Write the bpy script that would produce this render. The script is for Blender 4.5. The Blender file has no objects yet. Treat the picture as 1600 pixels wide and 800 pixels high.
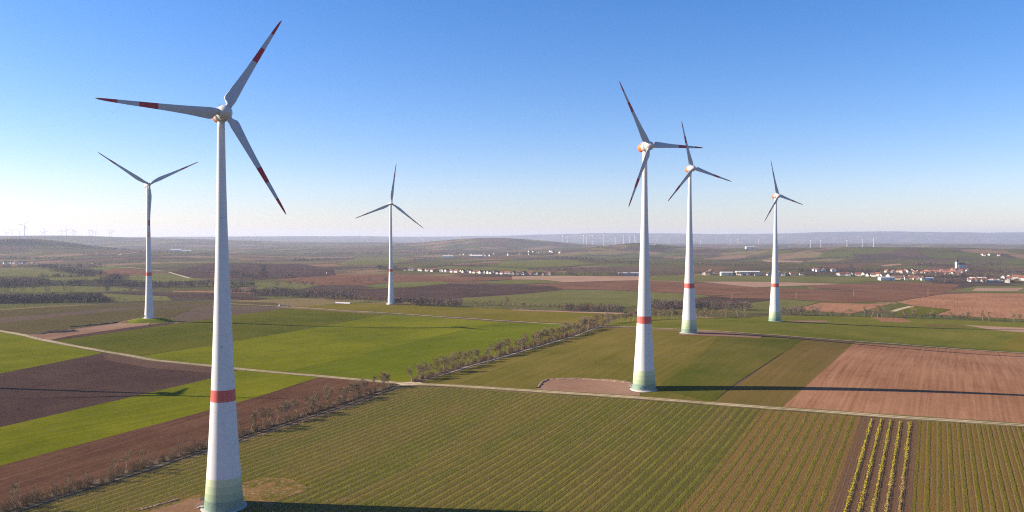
import bpy, bmesh, math, random
import numpy as np
from mathutils import Vector, Matrix

# ------------------------------------------------------------------ camera, sky, sun, exposure
S = bpy.context.scene
C = bpy.context.collection
R = math.radians
CAMZ, F, PITCH = 95.0, 1244.0, R(1.25)
cam_data = bpy.data.cameras.new("camera")
cam = bpy.data.objects.new("camera", cam_data)
C.objects.link(cam)
cam_data.sensor_width = 36.0
cam_data.lens = F / 1600 * 36
cam_data.clip_start = 0.5
cam_data.clip_end = 200000
cam.location = (0, 0, CAMZ)
cam.rotation_euler = (math.pi / 2 - PITCH, 0, 0)
S.camera = cam

SUN_EL = R(24.0)
SUN_DIR = Vector((-0.9966 * math.cos(SUN_EL), 0.083 * math.cos(SUN_EL), math.sin(SUN_EL)))
SUN_ROT = math.atan2(SUN_DIR.x, SUN_DIR.y)
W = bpy.data.worlds.new("World")
S.world = W
W.use_nodes = True
nt = W.node_tree
bg = nt.nodes["Background"]
sky = nt.nodes.new("ShaderNodeTexSky")
sky.sky_type = 'NISHITA'
sky.sun_disc = False
sky.sun_elevation = SUN_EL
sky.sun_rotation = SUN_ROT
sky.altitude = 300
sky.air_density = 1.0
sky.dust_density = 0.4
sky.ozone_density = 3.0
hs = nt.nodes.new("ShaderNodeHueSaturation"); hs.inputs["Saturation"].default_value = 1.32
tn = nt.nodes.new("ShaderNodeMix"); tn.data_type = 'RGBA'; tn.blend_type = 'MULTIPLY'; tn.inputs[0].default_value = 1.0
tn.inputs[7].default_value = (1.04, .93, 1.12, 1)
nt.links.new(sky.outputs[0], hs.inputs["Color"]); nt.links.new(hs.outputs[0], tn.inputs[6]); nt.links.new(tn.outputs[2], bg.inputs[0])
bg.inputs[1].default_value = 0.070
sl = bpy.data.lights.new("sun", 'SUN')
sl.energy = 5.0
sl.angle = R(0.25)
sl.color = (1.0, 0.87, 0.68)
so = bpy.data.objects.new("sun", sl)
C.objects.link(so)
so.rotation_euler = SUN_DIR.to_track_quat('Z', 'Y').to_euler()
so.location = (-300, 100, 400)
V = S.view_settings
V.view_transform = 'Standard'
V.look = 'None'
V.gamma = 1.0
V.exposure = 1.25
V.use_curve_mapping = False
S.cycles.use_denoising = False
S.cycles.use_adaptive_sampling = False
S.cycles.filter_width = 1.15
S.cycles.max_bounces = 6
S.cycles.volume_bounces = 1

# ------------------------------------------------------------------ node materials
def lin(c):
    return tuple(((v / 255) / 12.92 if v / 255 <= .04045 else ((v / 255 + .055) / 1.055) ** 2.4) for v in c)

class NB:
    def __init__(s, name):
        s.m = bpy.data.materials.new(name)
        s.m.use_nodes = True
        s.t = s.m.node_tree
        s.b = s.t.nodes["Principled BSDF"]
    def n(s, kind, **kw):
        o = s.t.nodes.new(kind)
        for k, v in kw.items():
            setattr(o, k, v)
        return o
    def l(s, a, b):
        s.t.links.new(a, b)
    def val(s, inp, v):
        if hasattr(v, "links") or hasattr(v, "is_output"):
            s.l(v, inp)
        else:
            inp.default_value = v
    def math(s, op, a, b=0.0, c=None, clamp=False):
        o = s.n("ShaderNodeMath", operation=op, use_clamp=clamp)
        s.val(o.inputs[0], a); s.val(o.inputs[1], b)
        if c is not None: s.val(o.inputs[2], c)
        return o.outputs[0]
    def mix(s, f, a, b, mode='MIX'):
        o = s.n("ShaderNodeMix", data_type='RGBA', blend_type=mode)
        s.val(o.inputs[0], f)
        for i, v in ((6, a), (7, b)):
            s.val(o.inputs[i], v if not isinstance(v, tuple) or len(v) == 4 else (*v, 1))
        return o.outputs[2]
    def pos(s, ang=0.0, scale=(1, 1, 1)):
        g = s.n("ShaderNodeNewGeometry")
        r = s.n("ShaderNodeVectorRotate", rotation_type='Z_AXIS')
        s.l(g.outputs["Position"], r.inputs["Vector"])
        r.inputs["Angle"].default_value = ang
        v = s.n("ShaderNodeVectorMath", operation='MULTIPLY')
        s.l(r.outputs[0], v.inputs[0])
        v.inputs[1].default_value = scale
        return v.outputs[0]
    def objpos(s, scale=(1, 1, 1)):
        g = s.n("ShaderNodeTexCoord")
        v = s.n("ShaderNodeVectorMath", operation='MULTIPLY')
        s.l(g.outputs["Object"], v.inputs[0])
        v.inputs[1].default_value = scale
        return v.outputs[0]
    def noise(s, vec, scale, detail=3, rough=.55):
        o = s.n("ShaderNodeTexNoise")
        s.l(vec, o.inputs["Vector"])
        o.inputs["Scale"].default_value = scale
        o.inputs["Detail"].default_value = detail
        o.inputs["Roughness"].default_value = rough
        return o.outputs["Fac"]
    def ramp(s, f, lo, hi, a=0.0, b=1.0):
        o = s.n("ShaderNodeMapRange")
        s.l(f, o.inputs[0])
        o.inputs[1].default_value = lo; o.inputs[2].default_value = hi
        o.inputs[3].default_value = a; o.inputs[4].default_value = b
        return o.outputs[0]
    def bump(s, h, dist, strength=1.0):
        o = s.n("ShaderNodeBump")
        s.l(h, o.inputs["Height"])
        o.inputs["Distance"].default_value = dist
        o.inputs["Strength"].default_value = strength
        s.l(o.outputs[0], s.b.inputs["Normal"])
    def done(s, col, rough=.9, spec=.2):
        s.val(s.b.inputs["Base Color"], col if not isinstance(col, tuple) else (*col, 1))
        s.b.inputs["Roughness"].default_value = rough
        s.b.inputs["Specular IOR Level"].default_value = spec
        return s.m

def plain(name, col, rough=.8, var=.12, scale=1.0, spec=.2):
    k = NB(name)
    f = k.noise(k.objpos(), scale, 4)
    a = tuple(v * (1 - var) for v in col); b = tuple(min(1, v * (1 + var)) for v in col)
    return k.done(k.mix(k.ramp(f, .3, .7), a, b), rough, spec)

def field_mat(name, c1, c2, ang=R(28), period=12.0, streak=.5, patch=.6, tram=0.0, tmix=.55, tcol=(.17, .12, .06)):
    """soil or crop: streaks along the working direction, patches, optional tramlines"""
    k = NB(name)
    p = k.pos(ang)                        # after rotation the rows run along +Y
    st = k.n("ShaderNodeVectorMath", operation='MULTIPLY'); k.l(p, st.inputs[0]); st.inputs[1].default_value = (1 / period, .0035, 0)
    s1 = k.noise(st.outputs[0], 3.0, 4, .6)
    s2 = k.noise(p, .011, 3, .5)
    s3 = k.noise(p, .45, 4, .6)
    f = k.math('ADD', k.math('MULTIPLY', k.ramp(s1, .3, .7), streak), k.math('MULTIPLY', k.ramp(s2, .35, .65), patch))
    s4 = k.noise(p, .055, 4, .65)
    f = k.math('ADD', f, k.math('MULTIPLY', k.math('SUBTRACT', s3, .5), .9))
    f = k.math('ADD', f, k.math('MULTIPLY', k.math('SUBTRACT', s4, .5), .8))
    f = k.math('DIVIDE', f, streak + patch, clamp=True)
    col = k.mix(f, c1, c2)
    if tram:
        x = k.n("ShaderNodeSeparateXYZ"); k.l(p, x.inputs[0])
        w = k.math('FRACT', k.math('DIVIDE', x.outputs[0], tram))
        d = k.math('ABSOLUTE', k.math('SUBTRACT', w, .5))
        e = k.math('ABSOLUTE', k.math('SUBTRACT', d, .9 / tram))
        line = k.math('LESS_THAN', e, .28 / tram)
        line = k.math('MULTIPLY', line, k.ramp(s2, .3, .6, .2, .8))
        col = k.mix(k.math('MULTIPLY', line, tmix), col, tcol)
    k.bump(s3, .25, .6)
    return k.done(col, 1.0, 0.0)

# ------------------------------------------------------------------ terrain height
CTRL = [(-102, 279, .2), (75.5, 453.5, 9), (149.5, 670, 15.5), (290, 877, 3.8), (-385, 843, 7.5), (-172, 1128, 3.2),
        (356, 653, 1.6), (550, 855, -3.3), (-56, 816, 3.9), (280, 437, 9), (-308, 479, 4.6), (-215, 471, 3),
        (120, 290, 1), (0, 1000, 3), (500, 1050, -3), (-600, 900, 4), (-450, 1200, 0), (200, 1150, -1), (-518, 496, 5), (0, 300, 1), (-200, 330, 1), (250, 300, 1)]
cx_ = np.array([c[0] for c in CTRL], float); cy_ = np.array([c[1] for c in CTRL], float); cz_ = np.array([c[2] for c in CTRL], float)
SG = 150.0
K_ = np.exp(-((cx_[:, None] - cx_) ** 2 + (cy_[:, None] - cy_) ** 2) / (2 * SG * SG))
WT = np.linalg.solve(K_ + .02 * np.eye(len(CTRL)), cz_)

def pz(px, Z):
    return (px - 800) / F * Z
# (photo column, distance, top height, half width in x, half width in y)
HILLS = [
    (30, 5000, 72, 330, 800), (-130, 5300, 70, 700, 900), (130, 4800, 30, 420, 700), (270, 4400, 16, 500, 700),
    (-150, 9200, 92, 1900, 1500), (120, 9800, 88, 1300, 1500), (300, 9400, 66, 1100, 1300),
    (560, 10500, 46, 1400, 1300), (760, 8200, 66, 620, 900), (690, 7800, 40, 900, 900), (860, 8600, 40, 700, 1000),
    (1000, 5600, 36, 260, 420), (925, 5300, 26, 420, 500), (1080, 5900, 28, 600, 500),
    (1240, 4500, 24, 420, 700), (1330, 4300, 16, 500, 600), (1500, 3900, 20, 600, 500), (1650, 4200, 24, 900, 700),
    (1500, 5200, 24, 1300, 600), (1180, 10500, 16, 3000, 1500), (1600, 9500, 16, 2500, 1500),
    (200, 17500, 120, 5200, 2200), (480, 21000, 150, 4500, 2500), (860, 23500, 178, 4200, 2500), (1020, 23000, 95, 3000, 2500),
    (1370, 22500, 190, 3400, 2600), (1200, 22000, 110, 3500, 2400), (1620, 22500, 160, 4200, 2600), (1900, 23000, 160, 6000, 2600), (-500, 21000, 130, 6000, 2500),
]
HL = [(pz(a, b), b, c, d, e) for a, b, c, d, e in HILLS]

def terr(x, y):
    x = np.asarray(x, float); y = np.asarray(y, float)
    z = np.zeros(np.broadcast(x, y).shape)
    for a, b, w in zip(cx_, cy_, WT):
        z = z + w * np.exp(-((x - a) ** 2 + (y - b) ** 2) / (2 * SG * SG))
    for a, b, h, sx, sy in HL:
        z = z + h * np.exp(-((x - a) / sx) ** 2 - ((y - b) / sy) ** 2)
    far = np.clip((np.sqrt(x * x + y * y) - 1300) / 2500, 0, 1)
    n = 3.2 * np.sin(x / 310 + 1.3 * np.sin(y / 530)) + 3.0 * np.sin(y / 420 + x / 900) + 2.0 * np.sin(x / 170 - y / 260)
    n2 = 9 * np.sin(x / 1450 + y / 2300) * np.sin(y / 1250 - x / 3100 + 1)
    vall = -7 * np.exp(-((y - 1500 - .1 * x) / 300) ** 2)
    return z + far * n + far * far * n2 + vall

TT = np.exp(np.linspace(math.log(120), math.log(32000), 2200))
def un(px, py):
    """ground point seen at a photo position"""
    d = Vector(((px - 800) / F, 1.0, (400 - py) / F))
    c, s = math.cos(PITCH), math.sin(PITCH)
    dy, dz = c * d.y + s * d.z, -s * d.y + c * d.z
    dx = d.x
    g = CAMZ + dz * TT - terr(dx * TT, dy * TT)
    i = np.argmax(g < 0)
    if g[i] >= 0: i = len(TT) - 1
    t0, t1 = TT[max(i - 1, 0)], TT[i]
    g0, g1 = g[max(i - 1, 0)], g[i]
    t = t0 + (t1 - t0) * (g0 / (g0 - g1) if g0 != g1 else 0)
    return Vector((dx * t, dy * t, float(terr(dx * t, dy * t))))
def gz(x, y):
    return float(terr(x, y))

# ------------------------------------------------------------------ object helpers
def link(o, parent=None):
    C.objects.link(o)
    if parent is not None: o.parent = parent
    return o
def mesh_obj(name, verts, faces, mats, fmat=None, parent=None, smooth=False):
    me = bpy.data.meshes.new(name)
    me.from_pydata([tuple(v) for v in verts], [], faces)
    for m in (mats if isinstance(mats, (list, tuple)) else [mats]): me.materials.append(m)
    if fmat is not None: me.polygons.foreach_set("material_index", fmat)
    if smooth: me.polygons.foreach_set("use_smooth", [True] * len(me.polygons))
    me.update()
    return link(bpy.data.objects.new(name, me), parent)
def np_obj(name, verts, quads, mats, parent=None, smooth=False):
    verts = np.asarray(verts, np.float32); quads = np.asarray(quads, np.int32)
    me = bpy.data.meshes.new(name)
    n = quads.shape[1]
    me.vertices.add(len(verts)); me.vertices.foreach_set("co", verts.ravel())
    me.loops.add(quads.size); me.loops.foreach_set("vertex_index", quads.ravel())
    me.polygons.add(len(quads))
    me.polygons.foreach_set("loop_start", np.arange(0, quads.size, n, dtype=np.int32))
    me.polygons.foreach_set("loop_total", np.full(len(quads), n, np.int32))
    if smooth: me.polygons.foreach_set("use_smooth", np.ones(len(quads), bool))
    for m in (mats if isinstance(mats, (list, tuple)) else [mats]): me.materials.append(m)
    me.update(calc_edges=True); me.validate()
    return link(bpy.data.objects.new(name, me), parent)
def tag(o, label=None, cat=None, group=None, kind=None):
    if label: o["label"] = label
    if cat: o["category"] = cat
    if group: o["group"] = group
    if kind: o["kind"] = kind
    return o
def empty(name, loc, rz=0.0):
    o = bpy.data.objects.new(name, None)
    o.location = loc; o.rotation_euler = (0, 0, rz)
    o.empty_display_size = .1
    return link(o)
def copy_tree(o, parent=None):
    c = link(o.copy(), parent)
    for ch in [q for q in o.children]:
        copy_tree(ch, c)
    return c
class MB:
    def __init__(s): s.v, s.f, s.m = [], [], []
    def add(s, vs, fs, mi=0):
        b = len(s.v); s.v += [tuple(v) for v in vs]
        s.f += [tuple(b + i for i in f) for f in fs]; s.m += [mi] * len(fs)
    def box(s, c, d, rz=0, mi=0):
        cx, cy, cz = c; hx, hy, hz = d[0] / 2, d[1] / 2, d[2] / 2
        co, si = math.cos(rz), math.sin(rz)
        vs = []
        for z in (-hz, hz):
            for x, y in ((-hx, -hy), (hx, -hy), (hx, hy), (-hx, hy)):
                vs.append((cx + x * co - y * si, cy + x * si + y * co, cz + z))
        s.add(vs, [(3, 2, 1, 0), (4, 5, 6, 7), (0, 1, 5, 4), (1, 2, 6, 5), (2, 3, 7, 6), (3, 0, 4, 7)], mi)
    def tube(s, a, b, ra, rb, n=5, mi=0, caps=False):
        a = Vector(a); b = Vector(b); d = (b - a)
        if d.length < 1e-6: return
        d.normalize()
        u = d.orthogonal().normalized(); w = d.cross(u)
        vs = []
        for p, r in ((a, ra), (b, rb)):
            for i in range(n):
                t = 2 * math.pi * i / n
                vs.append(p + u * (math.cos(t) * r) + w * (math.sin(t) * r))
        fs = [(i, (i + 1) % n, n + (i + 1) % n, n + i) for i in range(n)]
        if caps: fs += [tuple(range(n - 1, -1, -1)), tuple(range(n, 2 * n))]
        s.add(vs, fs, mi)
    def lathe(s, prof, n=32, mi=0, axis='Z', mfun=None):
        """prof = [(pos, radius)] along the axis"""
        b = len(s.v)
        for p, r in prof:
            for i in range(n):
                t = 2 * math.pi * i / n
                c, q = math.cos(t) * r, math.sin(t) * r
                s.v.append((c, q, p) if axis == 'Z' else (c, -p, q))     # 'Y': forward is -Y
        for k in range(len(prof) - 1):
            for i in range(n):
                j = (i + 1) % n
                s.f.append((b + k * n + i, b + k * n + j, b + (k + 1) * n + j, b + (k + 1) * n + i))
                s.m.append(mfun(k) if mfun else mi)
    def build(s, name, mats, parent=None, smooth=False):
        return mesh_obj(name, s.v, s.f, mats, s.m, parent, smooth)

# ------------------------------------------------------------------ ground grid
def axis(lo, hi, step0, rate):
    out = [0.0]
    while out[-1] < hi: out.append(out[-1] + max(step0, rate * out[-1]))
    return out
xp = axis(0, 24000, 9.0, .017)
GX = np.array([-v for v in xp[::-1]][:-1] + xp)
yp = axis(0, 30000, 7.0, .012)
GY = np.array([-v for v in axis(0, 400, 60, .05)[::-1]][:-1] + yp)

OLIVE = (.095, .085, .034); GREENF = (.085, .115, .012); BROWNF = (.105, .062, .042)
def ground_mat():
    k = NB("ground_patchwork")
    p = k.pos(R(28))
    wp = k.noise(p, .0011, 3)
    sc = k.n("ShaderNodeVectorMath", operation='MULTIPLY'); k.l(p, sc.inputs[0]); sc.inputs[1].default_value = (1 / 150., 1 / 420., 0)
    off = k.n("ShaderNodeVectorMath", operation='ADD'); k.l(sc.outputs[0], off.inputs[0])
    wv = k.n("ShaderNodeCombineXYZ"); k.l(k.math('MULTIPLY', wp, 2.2), wv.inputs[0]); k.l(k.math('MULTIPLY', wp, 1.1), wv.inputs[1]); k.l(wv.outputs[0], off.inputs[1])
    vo = k.n("ShaderNodeTexVoronoi", distance='CHEBYCHEV'); k.l(off.outputs[0], vo.inputs["Vector"]); vo.inputs["Scale"].default_value = 1.0
    vo.inputs["Randomness"].default_value = .75
    sep = k.n("ShaderNodeSeparateColor"); k.l(vo.outputs["Color"], sep.inputs[0])
    cr = k.n("ShaderNodeValToRGB"); k.l(sep.outputs[0], cr.inputs[0])
    cr.color_ramp.interpolation = 'CONSTANT'
    cols = [(.125, .068, .046), (.078, .070, .024), (.078, .082, .020), (.095, .058, .046), (.165, .120, .056), (.058, .040, .034), (.088, .074, .032), (.088, .088, .028), (.200, .120, .075), (.078, .056, .036)]
    el = cr.color_ramp.elements
    el[0].color = (*cols[0], 1); el[1].position = .1; el[1].color = (*cols[1], 1)
    for i, c in enumerate(cols[2:], 2):
        e = el.new(i / 10); e.color = (*c, 1)
    st = k.n("ShaderNodeVectorMath", operation='MULTIPLY'); k.l(p, st.inputs[0]); st.inputs[1].default_value = (.12, .004, 0)
    s1 = k.noise(st.outputs[0], 1.0, 3)
    s2 = k.noise(p, .004, 5, .6)
    col = k.mix(k.ramp(s1, .3, .7, 0, .35), cr.outputs[0], (.085, .066, .036))
    col = k.mix(k.ramp(s2, .52, .62, 0, .75), col, (.052, .042, .034))
    return k.done(col, 1.0, 0.0)
M_GROUND = ground_mat()
XX, YY = np.meshgrid(GX, GY)
ZZ = terr(XX, YY)
nx, ny = len(GX), len(GY)
vid = np.arange(nx * ny).reshape(ny, nx)
q = np.stack([vid[:-1, :-1], vid[:-1, 1:], vid[1:, 1:], vid[1:, :-1]], -1).reshape(-1, 4)
g = np_obj("ground", np.stack([XX, YY, ZZ], -1).reshape(-1, 3), q, M_GROUND, smooth=True)
tag(g, kind='structure')

def clip(poly, ax, lo, hi):
    for sgn, lim in ((1, lo), (-1, hi)):
        out = []
        n = len(poly)
        for i in range(n):
            a, b = poly[i], poly[(i + 1) % n]
            da, db = sgn * (a[ax] - lim), sgn * (b[ax] - lim)
            if da >= 0: out.append(a)
            if (da > 0 > db) or (da < 0 < db):
                t = da / (da - db); out.append((a[0] + (b[0] - a[0]) * t, a[1] + (b[1] - a[1]) * t))
        poly = out
        if len(poly) < 3: return []
    return poly
def ear(poly):
    """triangulate a simple polygon"""
    from mathutils.geometry import tessellate_polygon
    return [[poly[i] for i in t] for t in tessellate_polygon([[Vector((x, y, 0)) for x, y in poly]])]
def drape(name, polys, mat, lay):
    """thin sheets following the ground exactly on the ground's own grid lines"""
    V_, F_ = [], []
    def add(ps):
        b = len(V_)
        V_.extend(ps); F_.append(tuple(range(b, b + len(ps))))
    for poly in polys:
        for tri in ear(poly):
            ar = (tri[1][0] - tri[0][0]) * (tri[2][1] - tri[0][1]) - (tri[2][0] - tri[0][0]) * (tri[1][1] - tri[0][1])
            if ar < 0: tri = tri[::-1]
            ys = [p[1] for p in tri]
            j0, j1 = np.searchsorted(GY, min(ys)) - 1, np.searchsorted(GY, max(ys))
            for j in range(max(j0, 0), min(j1, ny - 1)):
                st = clip(tri, 1, GY[j], GY[j + 1])
                if not st: continue
                xs = [p[0] for p in st]
                i0, i1 = np.searchsorted(GX, min(xs)) - 1, np.searchsorted(GX, max(xs))
                for i in range(max(i0, 0), min(i1, nx - 1)):
                    c = clip(st, 0, GX[i], GX[i + 1])
                    if c: add(c)
    if not V_: return None
    A = np.array(V_)
    # height bilinear on the ground grid
    ii = np.clip(np.searchsorted(GX, A[:, 0]) - 1, 0, nx - 2); jj = np.clip(np.searchsorted(GY, A[:, 1]) - 1, 0, ny - 2)
    tx = (A[:, 0] - GX[ii]) / (GX[ii + 1] - GX[ii]); ty = (A[:, 1] - GY[jj]) / (GY[jj + 1] - GY[jj])
    z = ZZ[jj, ii] * (1 - tx) * (1 - ty) + ZZ[jj, ii + 1] * tx * (1 - ty) + ZZ[jj + 1, ii] * (1 - tx) * ty + ZZ[jj + 1, ii + 1] * tx * ty
    z = z + .03 + .03 * lay + 1.2e-4 * np.hypot(A[:, 0], A[:, 1]) * (1 + .25 * lay)
    o = mesh_obj(name, np.column_stack([A, z]).tolist(), F_, mat)
    tag(o, kind='structure')
    return o
def W2(pts):
    return [tuple(un(*p)[:2]) for p in pts]
def densify(pts, n):
    out = []
    for a, b in zip(pts[:-1], pts[1:]):
        for i in range(n): out.append((a[0] + (b[0] - a[0]) * i / n, a[1] + (b[1] - a[1]) * i / n))
    return out + [pts[-1]]
def ribbon(name, pxs, width, mat, lay, rough=0.0, seed=1):
    P = densify(W2(pxs), 4)
    rr = random.Random(seed)
    quads, L_, R_ = [], [], []
    for i, p in enumerate(P):
        a = P[max(i - 1, 0)]; b = P[min(i + 1, len(P) - 1)]
        d = Vector((b[0] - a[0], b[1] - a[1])).normalized()
        n = Vector((-d.y, d.x)); w = width / 2 * (1 + rr.uniform(-rough, rough))
        L_.append((p[0] + n.x * w, p[1] + n.y * w)); R_.append((p[0] - n.x * w, p[1] - n.y * w))
    for i in range(len(P) - 1): quads.append([L_[i], R_[i], R_[i + 1], L_[i + 1]])
    return drape(name, quads, mat, lay)

# ------------------------------------------------------------------ field colours
G_BRIGHT = field_mat("green_wheat", (.072,.084,.003), (.145,.140,.007), R(38), 14, .5, .5, 26, .3, (.045, .055, .006))
G_MID = field_mat("olive_wheat", (.048,.060,.004), (.100,.090,.010), R(34), 10, .5, .6, 26, .35, (.035, .035, .006))
G_OLIVE = field_mat("yellowed_grass", (.095,.083,.008), (.150,.112,.02), R(32), 18, .4, .7, 0)
B_PURP = field_mat("dark_ploughed_soil", (.040,.023,.021), (.080,.048,.038), R(34), 5, .5, .5)
B_RED = field_mat("harrowed_soil", (.048,.023,.016), (.130,.064,.038), R(22), 6, .8, .4)
B_PINK = field_mat("pale_ploughed_soil", (.165,.074,.037), (.325,.165,.095), R(29), 5.5, .9, .5)
B_FAR = field_mat("brown_far_soil", (.105,.050,.030), (.165,.082,.050), R(60), 30, .5, .6)
B_TAN = field_mat("tan_soil", (.22,.135,.09), (.32,.2,.14), R(60), 30, .5, .6)
OB = field_mat("sprouting_crop", (.066,.066,.009), (.150,.108,.026), R(30), 9, .7, .7, 24)
OB2 = field_mat("thin_crop", (.088,.070,.016), (.145,.088,.030), R(30), 6, .7, .5, 18)
G_R = field_mat("grass_right", (.076,.086,.009), (.140,.120,.022), R(38), 14, .5, .7, 30, .35, (.045, .04, .008))
G_FAR = field_mat("far_green", (.085,.086,.024), (.128,.116,.040), R(50), 30, .4, .6)
VIN_FAR = field_mat("distant_vineyard", (.062,.050,.020), (.088,.068,.030), R(60), 8, .7, .6)
VIN_PUR = field_mat("bare_vineyard", (.080,.054,.042), (.10,.072,.05), R(60), 8, .6, .5)
M_TRACK = plain("gravel_track_stone", (.38, .29, .18), .95, .18, .5)
M_GTRACK = plain("worn_earth_track", (.13, .105, .06), .95, .25, .4)
M_PAD = field_mat("crane_pad_gravel", (.15,.08,.052), (.27,.165,.115), R(80), 3, .5, .8)

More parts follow.
